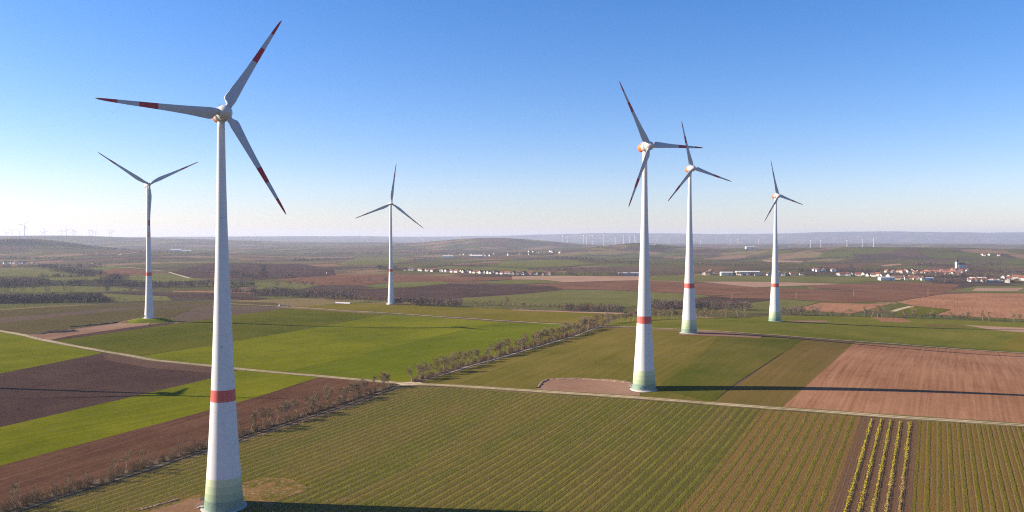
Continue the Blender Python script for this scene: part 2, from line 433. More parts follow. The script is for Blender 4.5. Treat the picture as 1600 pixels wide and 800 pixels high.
X0, X1 = -260, 1860
FIELDS = [
    ("field", G_BRIGHT, 1, [(X0, 478), (0, 519), (60, 531), (110, 542), (160, 552), (0, 584), (X0, 640)]),
    ("ploughed_field", B_PURP, 1, [(160, 552), (200, 557), (240, 564), (330, 573), (375, 578), (332, 590), (320, 594), (0, 668), (X0, 730), (X0, 640), (0, 584)]),
    ("field", G_BRIGHT, 1, [(375, 578), (500, 589), (400, 621), (320, 643), (0, 728), (X0, 800), (X0, 730), (0, 668), (320, 594)]),
    ("ploughed_field", B_RED, 1, [(500, 589), (560, 593), (620, 599), (600, 612), (400, 677), (200, 743), (30, 798), (X0, 900), (X0, 800), (0, 728), (320, 643), (400, 621)]),
    ("field", G_MID, 1, [(75, 532), (200, 517), (270, 506), (330, 499), (380, 491), (450, 482), (535, 487), (602, 492), (500, 511), (330, 540), (220, 556), (165, 549), (110, 539)]),
    ("field", G_BRIGHT, 1, [(602, 492), (660, 495), (740, 500), (785, 503), (719, 517), (445, 581), (366, 575), (240, 562), (216, 557), (330, 540), (500, 511)]),
    ("field", field_mat("fresh_green_wheat", (.058,.076,.003), (.108,.116,.006), R(40), 14, .5, .5), 1,
     [(785, 503), (860, 506), (935, 510), (900, 521), (850, 535), (790, 554), (700, 580), (638, 598), (600, 596), (500, 587), (445, 581), (719, 517)]),
    ("field", G_OLIVE, 1, [(460, 479), (560, 474), (640, 476), (800, 483), (975, 489.5), (945, 500), (940, 508.5), (800, 501), (625, 489.5), (535, 484.5)]),
    ("field_margin", B_TAN, 2, [(800, 483), (975, 488.5), (970, 491), (800, 485)]),
    ("field", OB, 1, [(642, 600), (700, 585), (790, 559), (850, 541), (940, 512), (1065, 517), (1150, 522), (1256, 530), (1150, 599), (1112, 630), (1000, 621), (800, 608)]),
    ("field", field_mat("patchy_wheat", (.048, .060, .006), (.115, .090, .022), R(30), 9, .6, .9), 2, [(1120, 530), (1256, 531), (1150, 599), (1112, 629), (1040, 611), (1032, 598), (1080, 568)]),
    ("field", OB2, 1, [(1256, 530), (1335, 536), (1222, 637.5), (1112, 630)]),
    ("ploughed_field", B_PINK, 1, [(1335, 536), (1600, 553), (X1, 571), (X1, 687), (1600, 663), (1400, 651), (1222, 637.5)]),
    ("grassland", G_R, 1, [(942, 510), (975, 492), (1100, 497), (1215, 494), (1300, 494.5), (1400, 497), (1600, 505), (X1, 515), (X1, 569), (1600, 551), (1400, 536.5), (1262, 527.5), (1100, 516.5)]),
    ("bare_patch", B_PINK, 2, [(1362, 495.5), (1408, 497), (1426, 504), (1378, 503)]),
    ("bare_patch", OB2, 2, [(1440, 506), (1500, 508), (1512, 512), (1450, 511)]),
    ("bare_patch", B_TAN, 2, [(1505, 508), (1600, 512.5), (X1, 522), (X1, 534), (1600, 520), (1552, 516)]),
    ("field", G_OLIVE, 2, [(1594, 521), (X1, 538), (X1, 566), (1600, 549), (1562, 546)]),
    # left distance
    ("vineyard_ground", VIN_FAR, 1, [(X0, 497), (0, 485), (100, 479), (200, 473), (330, 470), (430, 473), (450, 480), (330, 477), (200, 480), (0, 497), (X0, 520)]),
    ("bare_strip", VIN_PUR, 1, [(X0, 520), (0, 497), (200, 480), (330, 477), (330, 479), (200, 484), (0, 505), (X0, 530)]),
    ("vineyard_ground", VIN_FAR, 1, [(0, 505), (200, 484), (310, 479), (262, 500), (190, 504), (120, 513), (40, 523), (0, 517), (X0, 476 + 30), (X0, 530 - 10)]),
    ("vineyard_ground", VIN_PUR, 1, [(310, 480), (400, 478), (450, 482), (380, 491), (330, 499), (265, 504), (272, 495)]),
    ("gravel_pad", M_PAD, 3, [(45, 524), (90, 520), (170, 508), (205, 503), (238, 503), (232, 508), (160, 518), (105, 526), (70, 533)]),
    ("ploughed_strip", B_PURP, 2, [(70, 533), (105, 526), (160, 518), (232, 508), (270, 503), (272, 506), (200, 517), (80, 533)]),
    ("field", G_FAR, 1, [(X0, 422), (0, 421), (90, 420), (130, 430), (60, 432), (X0, 434)]),
    ("field", G_FAR, 1, [(60, 433), (165, 432), (165, 437), (95, 440), (60, 436)]),
    ("field", G_FAR, 1, [(X0, 452), (0, 449), (100, 447), (200, 450), (225, 455), (100, 457), (X0, 460)]),
    ("field", G_FAR, 1, [(112, 421), (172, 416), (200, 419), (150, 424)]),
    ("ploughed_field", B_FAR, 1, [(140, 425), (190, 419.5), (262, 425), (230, 430), (160, 431)]),
    ("field", G_FAR, 1, [(190, 432), (262, 426), (300, 434), (330, 438), (250, 441), (190, 440)]),
    ("ploughed_field", B_PURP, 1, [(266, 425), (330, 411), (420, 412), (422, 434), (302, 434)]),
    ("field", G_FAR, 1, [(345, 440), (402, 439), (402, 447), (345, 447)]),
    ("bare_patch", B_PINK, 1, [(270, 455), (330, 454.5), (400, 457), (400, 459.5), (330, 457.5), (270, 456.5)]),
    ("field", G_FAR, 1, [(160, 459), (260, 463), (270, 470), (180, 472)]),
    ("ploughed_field", B_PURP, 2, [(175, 457.5), (330, 460), (420, 466), (400, 469), (260, 463)]),
    # centre distance
    ("ploughed_field", B_PURP, 1, [(402, 412), (470, 412), (520, 421), (525, 430), (402, 437)]),
    ("field", G_FAR, 1, [(525, 414), (560, 403), (620, 402), (640, 408), (600, 414)]),
    ("field", G_FAR, 1, [(402, 441), (440, 441), (492, 444), (500, 446), (470, 452), (402, 453)]),
    ("ploughed_field", B_FAR, 1, [(430, 437), (480, 433), (525, 430), (620, 428), (700, 432), (800, 433), (800, 437), (700, 440), (620, 441), (565, 446), (500, 446)]),
    ("field", G_FAR, 2, [(565, 447), (620, 441), (690, 440), (705, 443), (640, 449), (600, 450.5)]),
    ("field", G_FAR, 2, [(735, 442), (800, 437.5), (840, 437), (882, 442), (800, 444.5)]),
    ("ploughed_field", B_PURP, 1, [(470, 453), (600, 451), (640, 449.5), (705, 443.5), (800, 445), (860, 447), (880, 453), (800, 460), (720, 465), (640, 472), (560, 468), (480, 462)]),
    ("field", G_FAR, 1, [(720, 466), (800, 461), (882, 453), (960, 454), (1090, 460), (1112, 463), (1030, 475), (975, 480), (900, 480), (800, 478), (730, 473)]),
    ("field", G_FAR, 1, [(660, 421), (700, 416), (800, 419), (860, 424), (860, 427), (800, 425), (720, 422)]),
    ("field", G_FAR, 1, [(780, 408), (870, 406), (930, 413), (860, 418), (780, 416)]),
    ("ploughed_field", VIN_PUR, 1, [(820, 419), (1000, 416), (1080, 421), (1080, 427), (900, 425)]),
    ("ploughed_field", B_TAN, 1, [(800, 432), (870, 431), (1000, 432), (1000, 438), (882, 441), (842, 437), (800, 437)]),
    ("ploughed_field", B_FAR, 1, [(800, 446), (882, 442), (1000, 438.5), (1080, 442), (1120, 443), (1180, 449), (1350, 455), (1200, 458), (1112, 462), (1090, 459.5), (960, 453), (882, 452), (860, 447)]),
    ("field", G_FAR, 1, [(1017, 431), (1200, 432), (1375, 434), (1400, 438), (1300, 443), (1200, 440), (1085, 439), (1017, 437.5)]),
    ("ploughed_field", B_TAN, 1, [(1085, 440), (1200, 440.5), (1320, 444), (1250, 446.5), (1180, 449), (1120, 443)]),
    ("ploughed_field", B_FAR, 1, [(1250, 447), (1400, 441), (1500, 445), (1490, 452), (1470, 460), (1400, 471), (1320, 473), (1218, 467), (1150, 466), (1112, 463), (1200, 458.5), (1350, 455.5)]),
    ("ploughed_field", B_PURP, 1, [(1112, 463.5), (1150, 466.5), (1218, 467.5), (1130, 478), (1030, 484), (1010, 478), (1035, 475)]),
    ("field", G_FAR, 1, [(1218, 468), (1282, 472), (1232, 484), (1200, 490), (1120, 488), (1135, 478)]),
    ("ploughed_field", B_PINK, 1, [(1283, 473), (1352, 475), (1395, 474), (1330, 490), (1236, 484)]),
    ("ploughed_field", B_PINK, 1, [(1400, 472), (1470, 460.5), (1530, 458), (X1, 462), (X1, 508), (1600, 499), (1462, 492), (1487, 484), (1427, 478)]),
    ("field", G_FAR, 1, [(1470, 456), (1530, 447), (X1, 448), (X1, 458), (1530, 457.5)]),
    ("ploughed_field", B_TAN, 2, [(1525, 450), (1600, 450), (1590, 455), (1518, 455)]),
    ("field", G_MID, 1, [(1402, 482), (1425, 479), (1485, 484), (1460, 492), (1402, 494)]),
    ("ploughed_field", B_TAN, 1, [(1190, 406), (1255, 408), (1252, 410.5), (1200, 409.5)]),
    ("ploughed_field", B_TAN, 1, [(1375, 415), (1405, 412), (1409, 414), (1384, 416.5)]),
]
def split_edges(pl):
    out = []
    for a, b in zip(pl, pl[1:] + pl[:1]):
        n = max(1, int(max(abs(a[0] - b[0]) / 60, abs(a[1] - b[1]) / 14))) if max(a[1], b[1]) > 490 else 1
        out += [(a[0] + (b[0] - a[0]) * i / n, a[1] + (b[1] - a[1]) * i / n) for i in range(n)]
    return out
for nm, mt, ly, pl in FIELDS:
    drape(nm, [W2(split_edges(pl))], mt, ly)
drape("headland", [W2([(160, 552), (240, 564), (330, 573), (370, 577), (330, 583), (230, 575), (165, 563)])], field_mat("headland_soil", (.075,.042,.032), (.105,.062,.045), R(80), 5, .5, .5), 2)

R1 = [(X0, 474), (-120, 498), (0, 517.5), (37, 524), (60, 530), (110, 540), (165, 550), (200, 555.5), (240, 563), (330, 572), (366, 576), (500, 588), (600, 597), (640, 600), (700, 602.5), (800, 609), (900, 615.5), (1000, 622), (1100, 630), (1200, 637.5), (1400, 652), (1600, 665), (X1, 689)]
R2 = [(340, 474), (400, 477), (436, 479), (460, 480.5), (535, 485.5), (625, 490.5), (700, 496), (750, 499), (812, 503), (914, 508.5), (940, 510), (994, 511.5), (1019, 513), (1064, 515), (1169, 521), (1262, 528), (1300, 531), (1399, 537.5), (1600, 552), (X1, 570)]
R3 = [(640, 600), (700, 583.5), (730, 573.5), (790, 557), (850, 539.5), (900, 525), (940, 510)]
R4 = [(-60, 826), (25, 799), (75, 783), (140, 762), (200, 744), (300, 711), (400, 678), (442, 665), (470, 656), (520, 640), (550, 630), (600, 612), (634, 600)]
ribbon("gravel_track", R1, 3.6, M_TRACK, 4, .18)
ribbon("track_verge", R1, 7.5, plain("dry_verge_grass", (.12, .09, .025), .95, .3, .4), 3, .2, 3)
ribbon("track_centre_grass", R1[2:], .7, plain("trodden_grass_strip", (.12, .10, .03), .95, .3, .5), 6, .6, 4)
ribbon("gravel_track", R2, 3.2, M_TRACK, 4, .2)
ribbon("field_track", R3, 2.8, plain("pale_earth_track", (.27, .235, .19), .95, .2, .4), 4, .2)
ribbon("field_track", R4, 2.2, M_GTRACK, 4, .3)
ribbon("field_track", [(264, 425.5), (296, 435)], 7, M_TRACK, 3)
ribbon("field_track", [(143, 412), (160, 416), (255, 424)], 6, M_TRACK, 3)
ribbon("field_track", [(1395, 487), (1405, 483.5), (1424, 479)], 8, M_TRACK, 3)
ribbon("field_track", [(185, 399), (190, 397), (205, 396), (215, 394.5)], 10, M_TRACK, 3)
drape("track_junction", [W2([(618, 599.5), (632, 598), (652, 596), (662, 600.5), (646, 603), (628, 603)])], M_TRACK, 5)
drape("gravel_pad", [W2([(838, 609), (846, 598), (856, 593.5), (910, 593), (960, 597), (990, 600), (1000, 610), (1000, 619), (900, 613)])], M_PAD, 3)
drape("gravel_pad", [W2([(1060, 524), (1068, 515.5), (1095, 516.5), (1140, 520), (1192, 525), (1188, 529), (1120, 525.5)])], M_PAD, 4)
drape("gravel_pad", [W2([(1230, 501.5), (1290, 501), (1296, 503.5), (1240, 504)])], M_PAD, 4)
drape("hardstanding", [W2([(524, 472.2), (548, 473), (546, 475), (524, 474.2)])], plain("pale_concrete", (.55, .5, .45), .9), 4)

# ------------------------------------------------------------------ near vineyard
AV = R(28.05)
def s_of(p): return p[0] * math.cos(AV) - p[1] * math.sin(AV)
def t_of(p): return p[0] * math.sin(AV) + p[1] * math.cos(AV)
def st_xy(s, t): return (s * math.cos(AV) + t * math.sin(AV), -s * math.sin(AV) + t * math.cos(AV))
VINE_PX = [(X0, 905), (-60, 831), (25, 804), (75, 788), (140, 767), (200, 748.5), (300, 716), (400, 683), (470, 660.5), (550, 634.5), (604, 614), (634, 604), (700, 606), (800, 612.5), (900, 619), (1000, 625.5), (1100, 633.5), (1200, 641), (1400, 655.5), (1600, 668.5), (X1, 693), (2000, 980), (900, 990), (-200, 990)]
VINE = W2(VINE_PX)
YEL = [s_of(un(1360 + 14.7 * i, 668 + i)) for i in range(5)]
YEL = [.5 * (s_of(un(a, b)) + s_of(un(c, d))) for (a, b), (c, d) in
       [((1365, 654), (1335, 740)), ((1378.5, 655), (1354, 740)), ((1393.5, 656), (1373, 740)), ((1408.5, 657), (1392, 740)), ((1423, 658), (1411, 740))]]
PER = (YEL[4] - YEL[0]) / 4
YEL = [YEL[0] + PER * i for i in range(5)]
S_C = s_of(un(1150, 690)); S_Y0 = YEL[0] - PER * 1.2; S_Y1 = YEL[4] + PER * .9
S_A = s_of(un(600, 700))
print("row period", PER, "s", S_A, S_C, YEL)

def vine_mat():
    k = NB("vineyard_alleys")
    p = k.pos(AV)
    x = k.n("ShaderNodeSeparateXYZ"); k.l(p, x.inputs[0])
    wob = k.math('MULTIPLY', k.math('SUBTRACT', k.noise(p, .25, 3), .5), .8)
    s = x.outputs[0]
    fr = k.math('FRACT', k.math('DIVIDE', k.math('ADD', k.math('SUBTRACT', s, YEL[0] - PER / 2 - 40 * PER), wob), PER))   # .5 = flower alley
    d = k.math('MULTIPLY', k.math('ABSOLUTE', k.math('SUBTRACT', fr, .5)), 2.0)     # 0 alley A centre .. .5 vine line .. 1 alley B centre
    alleyA = k.ramp(d, .44, .30)
    alleyB = k.ramp(d, .60, .72)
    big = k.noise(p, .018, 3); mid = k.noise(p, .15, 4, .6); fine = k.noise(p, 1.6, 4, .65)
    st = k.n("ShaderNodeVectorMath", operation='MULTIPLY'); k.l(p, st.inputs[0]); st.inputs[1].default_value = (.5, .02, 0)
    rowv = k.noise(st.outputs[0], 1.0, 3)
    grass = k.mix(k.ramp(mid, .3, .7), (.060, .090, .004), (.180, .172, .014))
    grass = k.mix(k.math('MULTIPLY', k.math('GREATER_THAN', s, S_Y1), .45), grass, (.17, .145, .014))
    grass = k.mix(k.ramp(fine, .35, .75, 0, .5), grass, (.022, .028, .004))
    soilL = k.mix(k.ramp(fine, .3, .7), (.086, .076, .012), (.145, .118, .022))
    soilC = k.mix(k.ramp(fine, .3, .7), (.120, .070, .018), (.205, .118, .038))
    soilY = k.mix(k.ramp(fine, .3, .7), (.105, .058, .034), (.150, .082, .046))
    bs = k.n("ShaderNodeVectorMath", operation='MULTIPLY'); k.l(p, bs.inputs[0]); bs.inputs[1].default_value = (.045, .006, 0)
    soilL = k.mix(k.ramp(k.noise(bs.outputs[0], 1.0, 2), .42, .58, 0, .8), soilL, (.165, .105, .030))
    soilL = k.mix(k.math('MULTIPLY', alleyB, .7), soilL, (.050, .041, .010))
    soil = k.mix(k.math('GREATER_THAN', s, S_C), soilL, soilC)
    isY = k.math('MULTIPLY', k.math('GREATER_THAN', s, S_Y0), k.math('LESS_THAN', s, S_Y1))
    soil = k.mix(isY, soil, soilY)
    # how grassy each alley is
    inC = k.math('GREATER_THAN', s, S_C)
    inR = k.math('GREATER_THAN', s, S_Y1)
    cov = k.math('MULTIPLY', k.ramp(big, .35, .62, .15, .8), k.ramp(s, S_A - 60, S_A + 30, .35, 1.0))
    gA = k.math('MULTIPLY', alleyA, k.math('MULTIPLY', k.ramp(rowv, .3, .55, .45, 1.0), .95))
    gBl = k.math('MULTIPLY', alleyB, cov)
    gB = k.math('MULTIPLY', gBl, k.math('ADD', k.math('SUBTRACT', .8, k.math('MULTIPLY', inC, .62)), k.math('MULTIPLY', inR, .3)))
    gr = k.math('MULTIPLY', k.math('ADD', gA, gB), k.math('SUBTRACT', 1.0, k.math('MULTIPLY', isY, .97)), clamp=True)
    gr = k.math('MULTIPLY', gr, k.ramp(fine, .28, .5, .4, 1.0), clamp=True)
    gr = k.math('MULTIPLY', gr, k.ramp(k.noise(p, .55, 3, .6), .36, .56, .35, 1.0), clamp=True)
    col = k.mix(gr, soil, grass)
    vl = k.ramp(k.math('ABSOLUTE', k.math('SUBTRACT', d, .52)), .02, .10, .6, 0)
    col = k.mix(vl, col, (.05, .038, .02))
    br = k.math('MULTIPLY', k.ramp(big, .55, .7, 0, .55), k.ramp(mid, .45, .6))
    col = k.mix(br, col, (.135, .070, .034))
    k.bump(k.math('ADD', fine, k.math('MULTIPLY', k.math('MULTIPLY', gr, mid), 1.5)), .35, .8)
    return k.done(col, 1.0, 0.0)
drape("vineyard_ground", [VINE], vine_mat(), 1)

PADP_PX = [(215, 803), (262, 790), (316, 770), (385, 753), (412, 747), (450, 748), (478, 757), (480, 767), (440, 780), (415, 800), (470, 870), (440, 930), (150, 930), (180, 860)]
PADP = W2(PADP_PX)
kk = NB("worn_turf_and_rubble")
pp = kk.pos()
cc = kk.mix(kk.ramp(kk.noise(pp, .11, 4, .6), .42, .6), (.085, .075, .012), (.18, .105, .040))
cc = kk.mix(kk.ramp(kk.noise(pp, .5, 5, .7), .52, .68, 0, .8), cc, (.30, .19, .135))
kk.bump(kk.noise(pp, .9, 4, .7), .4)
M_TURF = kk.done(cc, 1.0, 0.0)
drape("worn_turf", [PADP], M_TURF, 3)
M_DIRT = field_mat("compacted_dirt", (.14,.075,.04), (.24,.14,.085), R(70), 2.5, .5, .8)
drape("dirt_path", [W2([(225, 803), (262, 792), (312, 778), (330, 790), (330, 850), (180, 860)])], M_DIRT, 4)

def inside(poly, x, y):
    x = np.asarray(x); y = np.asarray(y); r = np.zeros(x.shape, bool)
    n = len(poly)
    for i in range(n):
        x0, y0 = poly[i]; x1, y1 = poly[(i + 1) % n]
        if y0 == y1: continue
        c = ((y0 > y) != (y1 > y)) & (x < (x1 - x0) * (y - y0) / (y1 - y0) + x0)
        r ^= c
    return r

def quads_tube3(a, b, ra, rb):
    """arrays of 3-sided prisms; a,b (n,3)"""
    a = np.asarray(a, float); b = np.asarray(b, float); n = len(a)
    d = b - a; L = np.linalg.norm(d, axis=1, keepdims=True) + 1e-9; d = d / L
    ref = np.where(np.abs(d[:, 2:3]) > .9, np.array([[1., 0, 0]]), np.array([[0, 0, 1.]]))
    u = np.cross(d, ref); u /= np.linalg.norm(u, axis=1, keepdims=True) + 1e-9
    w = np.cross(d, u)
    ra = np.broadcast_to(np.asarray(ra, float).reshape(-1, 1), (n, 1)); rb = np.broadcast_to(np.asarray(rb, float).reshape(-1, 1), (n, 1))
    vs = []
    for base, r in ((a, ra), (b, rb)):
        for i in range(3):
            t = 2 * math.pi * i / 3
            vs.append(base + u * math.cos(t) * r + w * math.sin(t) * r)
    Vv = np.stack(vs, 1).reshape(-1, 3)
    o = (np.arange(n) * 6)[:, None]
    fs = np.concatenate([o + np.array([[i, (i + 1) % 3, 3 + (i + 1) % 3, 3 + i]]) for i in range(3)], 0)
    return Vv, fs

M_POST = plain("galvanised_trellis_steel", (.30, .26, .19), .6, .15, 3)
M_WIRE = plain("trellis_wire", (.42, .38, .32), .5)
M_VINE = plain("vine_wood", (.17, .125, .07), .9, .3, 2)
rng = np.random.default_rng(5)
svals = [s_of(p) for p in VINE]
k0 = math.ceil((min(svals) - (YEL[0] + PER / 4)) / (PER / 2)); k1 = math.floor((max(svals) - (YEL[0] + PER / 4)) / (PER / 2))
tv = [t_of(p) for p in VINE]
n_rows = 0
for k in range(k0, k1 + 1):
    s = YEL[0] + PER / 4 + k * PER / 2
    t = np.arange(min(tv), max(tv), 1.0)
    x = s * math.cos(AV) + t * math.sin(AV); y = -s * math.sin(AV) + t * math.cos(AV)
    ok = inside(VINE, x, y) & ~inside(PADP, x, y) & ((x + 102) ** 2 + (y - 279.2) ** 2 > 15 ** 2) & (y > 225) & (np.abs(x / np.maximum(y, 1)) < .80)
    e = np.flatnonzero(np.diff(np.concatenate([[0], ok.astype(int), [0]])))
    for a, b in zip(e[::2], e[1::2]):
        if b - a < 12: continue
        t0, t1 = t[a] + 1.5, t[b - 1] - 1.5
        mid = st_xy(s, (t0 + t1) / 2)
        if mid[0] / mid[1] > .70 or mid[0] / mid[1] < -.72: continue
        if s < S_A: lab, grp, hh = "bare vine row in the green vineyard block beside the near hedgerow and the tallest turbine", "vine rows in the left block", 1.45
        elif s < S_C: lab, grp, hh = "bare vine row in the wide olive vineyard block in front of the gravel track", "vine rows in the middle block", 1.5
        elif s < S_Y0: lab, grp, hh = "vine row of the brown and green striped block left of the yellow flowers", "vine rows left of the yellow strips", 1.6
        elif s < S_Y1: lab, grp, hh = "vine row on purplish brown soil among the yellow flower strips", "vine rows among the yellow strips", 1.5
        else: lab, grp, hh = "vine row of the bright green striped block right of the yellow flowers", "vine rows right of the yellow strips", 1.6
        ox, oy = st_xy(s, t0); oz = gz(ox, oy)
        # posts
        tp = np.concatenate([[t0], np.arange(t0 + rng.uniform(2, 6.5), t1 - 2, 6.5), [t1]])
        px_ = s * math.cos(AV) + tp * math.sin(AV); py_ = -s * math.sin(AV) + tp * math.cos(AV); pz_ = terr(px_, py_)
        A = np.column_stack([px_ - ox, py_ - oy, pz_ - oz - .1]); B = A + np.array([0, 0, hh + .25]) + rng.normal(0, .03, A.shape) * [1, 1, 0]
        V1, F1 = quads_tube3(A, B, .022, .022)
        parts = [V1]; fl = [F1]; nb = len(V1)
        for h in (.75, 1.25, hh):
            a_ = A[:-1] + [0, 0, h + .1]; b_ = A[1:] + [0, 0, h + .1]
            v, f = quads_tube3(a_, b_, .007, .007); parts.append(v); fl.append(f + nb); nb += len(v)
        # vines: trunk, bent cane, upright shoots
        tq = np.arange(t0 + .5, t1 - .5, 1.35) + rng.uniform(-.15, .15, len(np.arange(t0 + .5, t1 - .5, 1.35)))
        keep = rng.random(len(tq)) > .06; tq = tq[keep]
        qx = s * math.cos(AV) + tq * math.sin(AV); qy = -s * math.sin(AV) + tq * math.cos(AV); qz = terr(qx, qy)
        P0 = np.column_stack([qx - ox, qy - oy, qz - oz - .05]); m = len(P0)
        dirv = np.array([math.sin(AV), math.cos(AV), 0])
        P1_ = P0 + np.column_stack([rng.normal(0, .06, m), rng.normal(0, .06, m), rng.uniform(.75, .95, m)])
        P2_ = P1_ + dirv * rng.uniform(.5, 1.0, (m, 1)) * rng.choice([-1, 1], (m, 1)) + [0, 0, .05]
        segs = [(P0, P1_, .032, .024), (P1_, P2_, .016, .010)]
        for _ in range(1):
            bq = P1_ + (P2_ - P1_) * rng.random((m, 1))
            segs.append((bq, bq + np.column_stack([rng.normal(0, .12, m), rng.normal(0, .12, m), rng.uniform(.2, .6, m)]), .009, .005))
        vv, ff, nv = [], [], 0
        for a_, b_, r0_, r1_ in segs:
            v, f = quads_tube3(a_, b_, r0_, r1_); vv.append(v); ff.append(f + nv); nv += len(v)
        root = empty("vine_row", (ox, oy, oz))
        tag(root, lab, "vine row", grp)
        np_obj("vines", np.concatenate(vv), np.concatenate(ff), M_VINE, root)
        np_obj("trellis", np.concatenate(parts), np.concatenate(fl), M_POST, root)
        n_rows += 1
print("rows", n_rows)

# yellow flower strips
M_YEL = plain("yellow_blossom", (.50, .36, .03), .8, .3, 3)
M_YGR = plain("flower_foliage", (.14, .17, .03), .9, .3, 2)
M_YDRY = plain("pinkish_dry_stems", (.36, .22, .12), .9, .3, 2)
ordn = ["leftmost", "second from left", "middle", "second from right", "rightmost"]
for i, s in enumerate(YEL):
    a = un(*[(1365, 655.5), (1378.5, 656), (1393.5, 657), (1408.5, 658.5), (1423, 659.5)][i]); t1 = t_of(a) - 1
    t0 = t_of(st_xy(s, t1)) - 150
    n = 12000
    t = rng.uniform(t0, t1, n)
    wid = .85 + .25 * np.sin(t / 7 + i) + .2 * np.sin(t / 2.1 + 2 * i)
    ss = s + rng.normal(0, .30, n) * wid
    dens = .5 + .5 * np.sin(t / 3.3 + 1.7 * i) * np.sin(t / 1.3)
    keep = rng.random(n) < .45 + .55 * dens
    t, ss = t[keep], ss[keep]; n = len(t)
    x = ss * math.cos(AV) + t * math.sin(AV); y = -ss * math.sin(AV) + t * math.cos(AV); z = terr(x, y) + .06 + rng.uniform(.0, .75, n)
    ox, oy = st_xy(s, t0); oz = gz(ox, oy)
    P = np.column_stack([x - ox, y - oy, z - oz])
    sz = rng.uniform(.04, .12, (n, 1))
    u = rng.normal(size=(n, 3)); u /= np.linalg.norm(u, axis=1, keepdims=True); w = np.cross(u, rng.normal(size=(n, 3))); w /= np.linalg.norm(w, axis=1, keepdims=True)
    V_ = np.stack([P - u * sz - w * sz, P + u * sz - w * sz, P + u * sz + w * sz, P - u * sz + w * sz], 1).reshape(-1, 3)
    Q = np.arange(4 * n).reshape(n, 4)
    dryp = np.clip((i - 1) * .28 * (np.sin(t / 40 + 1) > -.2), 0, .8) * (t < t1 - 20)
    r_ = rng.random(n)
    mi = np.where(r_ < dryp * .75, 2, np.where(rng.random(n) < .42, 1, 0))
    o = np_obj("flower_strip", V_, Q, [M_YEL, M_YGR, M_YDRY])
    o.location = (ox, oy, oz)
    o.data.polygons.foreach_set("material_index", mi.astype(np.int32))
    tag(o, f"strip of yellow flowers between bare vine rows, {ordn[i]} of the five strips", "flower strip", "yellow flower strips in the vineyard")

# ------------------------------------------------------------------ wind turbines
def tower_mat(name, base, bands):
    """paint bands by height above the foot, faint joints between the concrete rings"""
    k = NB(name)
    p = k.objpos(); x = k.n("ShaderNodeSeparateXYZ"); k.l(p, x.inputs[0]); z = x.outputs[2]
    col = base
    for lo, hi, c in bands:
        f = k.math('MULTIPLY', k.math('GREATER_THAN', z, lo), k.math('LESS_THAN', z, hi))
        col = k.mix(f, col, c)
    j = k.math('FRACT', k.math('DIVIDE', z, 3.82))
    jf = k.math('MULTIPLY', k.math('LESS_THAN', j, .03), .32)
    col = k.mix(jf, col, (.30, .30, .30))
    gr = k.n("ShaderNodeVectorMath", operation='MULTIPLY'); k.l(p, gr.inputs[0]); gr.inputs[1].default_value = (1, 1, .05)
    st = k.noise(gr.outputs[0], .9, 4, .6)
    col = k.mix(k.ramp(st, .42, .72, 0, .26), col, (.36, .35, .32))
    return k.done(col, .5, .35)
WHITE = (.60, .60, .60)
RED = (.55, .080, .065)
GREENS = [(8.7, 11.2, (.45, .50, .32)), (6.1, 8.7, (.36, .43, .265)), (3.6, 6.1, (.27, .355, .215)), (-.2, 3.6, (.155, .24, .18))]
M_TOW = tower_mat("ringed_tower_paint", WHITE, [(37.8, 41.9, RED)] + GREENS)
M_TOWB = tower_mat("plain_tower_paint", WHITE, [(45.0, 48.6, (.58, .07, .05))])
M_WHITE = plain("blade_white", (.40, .41, .43), .45, .04, .3, .4)
M_RED = plain("blade_red", (.36, .010, .018), .45, .06, .3, .4)
M_NAC = plain("nacelle_white", (.50, .49, .48), .5, .06, .4, .4)
M_ORANGE = plain("nacelle_orange_red", (.66, .15, .055), .5, .08, .4, .4)
M_CONC = plain("foundation_concrete", (.46, .44, .41), .9, .15, .6)
M_DARK = plain("dark_green_steel", (.03, .05, .045), .5)
M_GAP = plain("dark_bearing_gap", (.02, .02, .022), .7)
M_GRAF = plain("blue_spray_paint", (.06, .12, .35), .6, .4, 2)
M_SENS = plain("sensor_blue", (.10, .25, .6), .5)
M_STEEL = plain("galvanised_steel", (.45, .46, .47), .4)

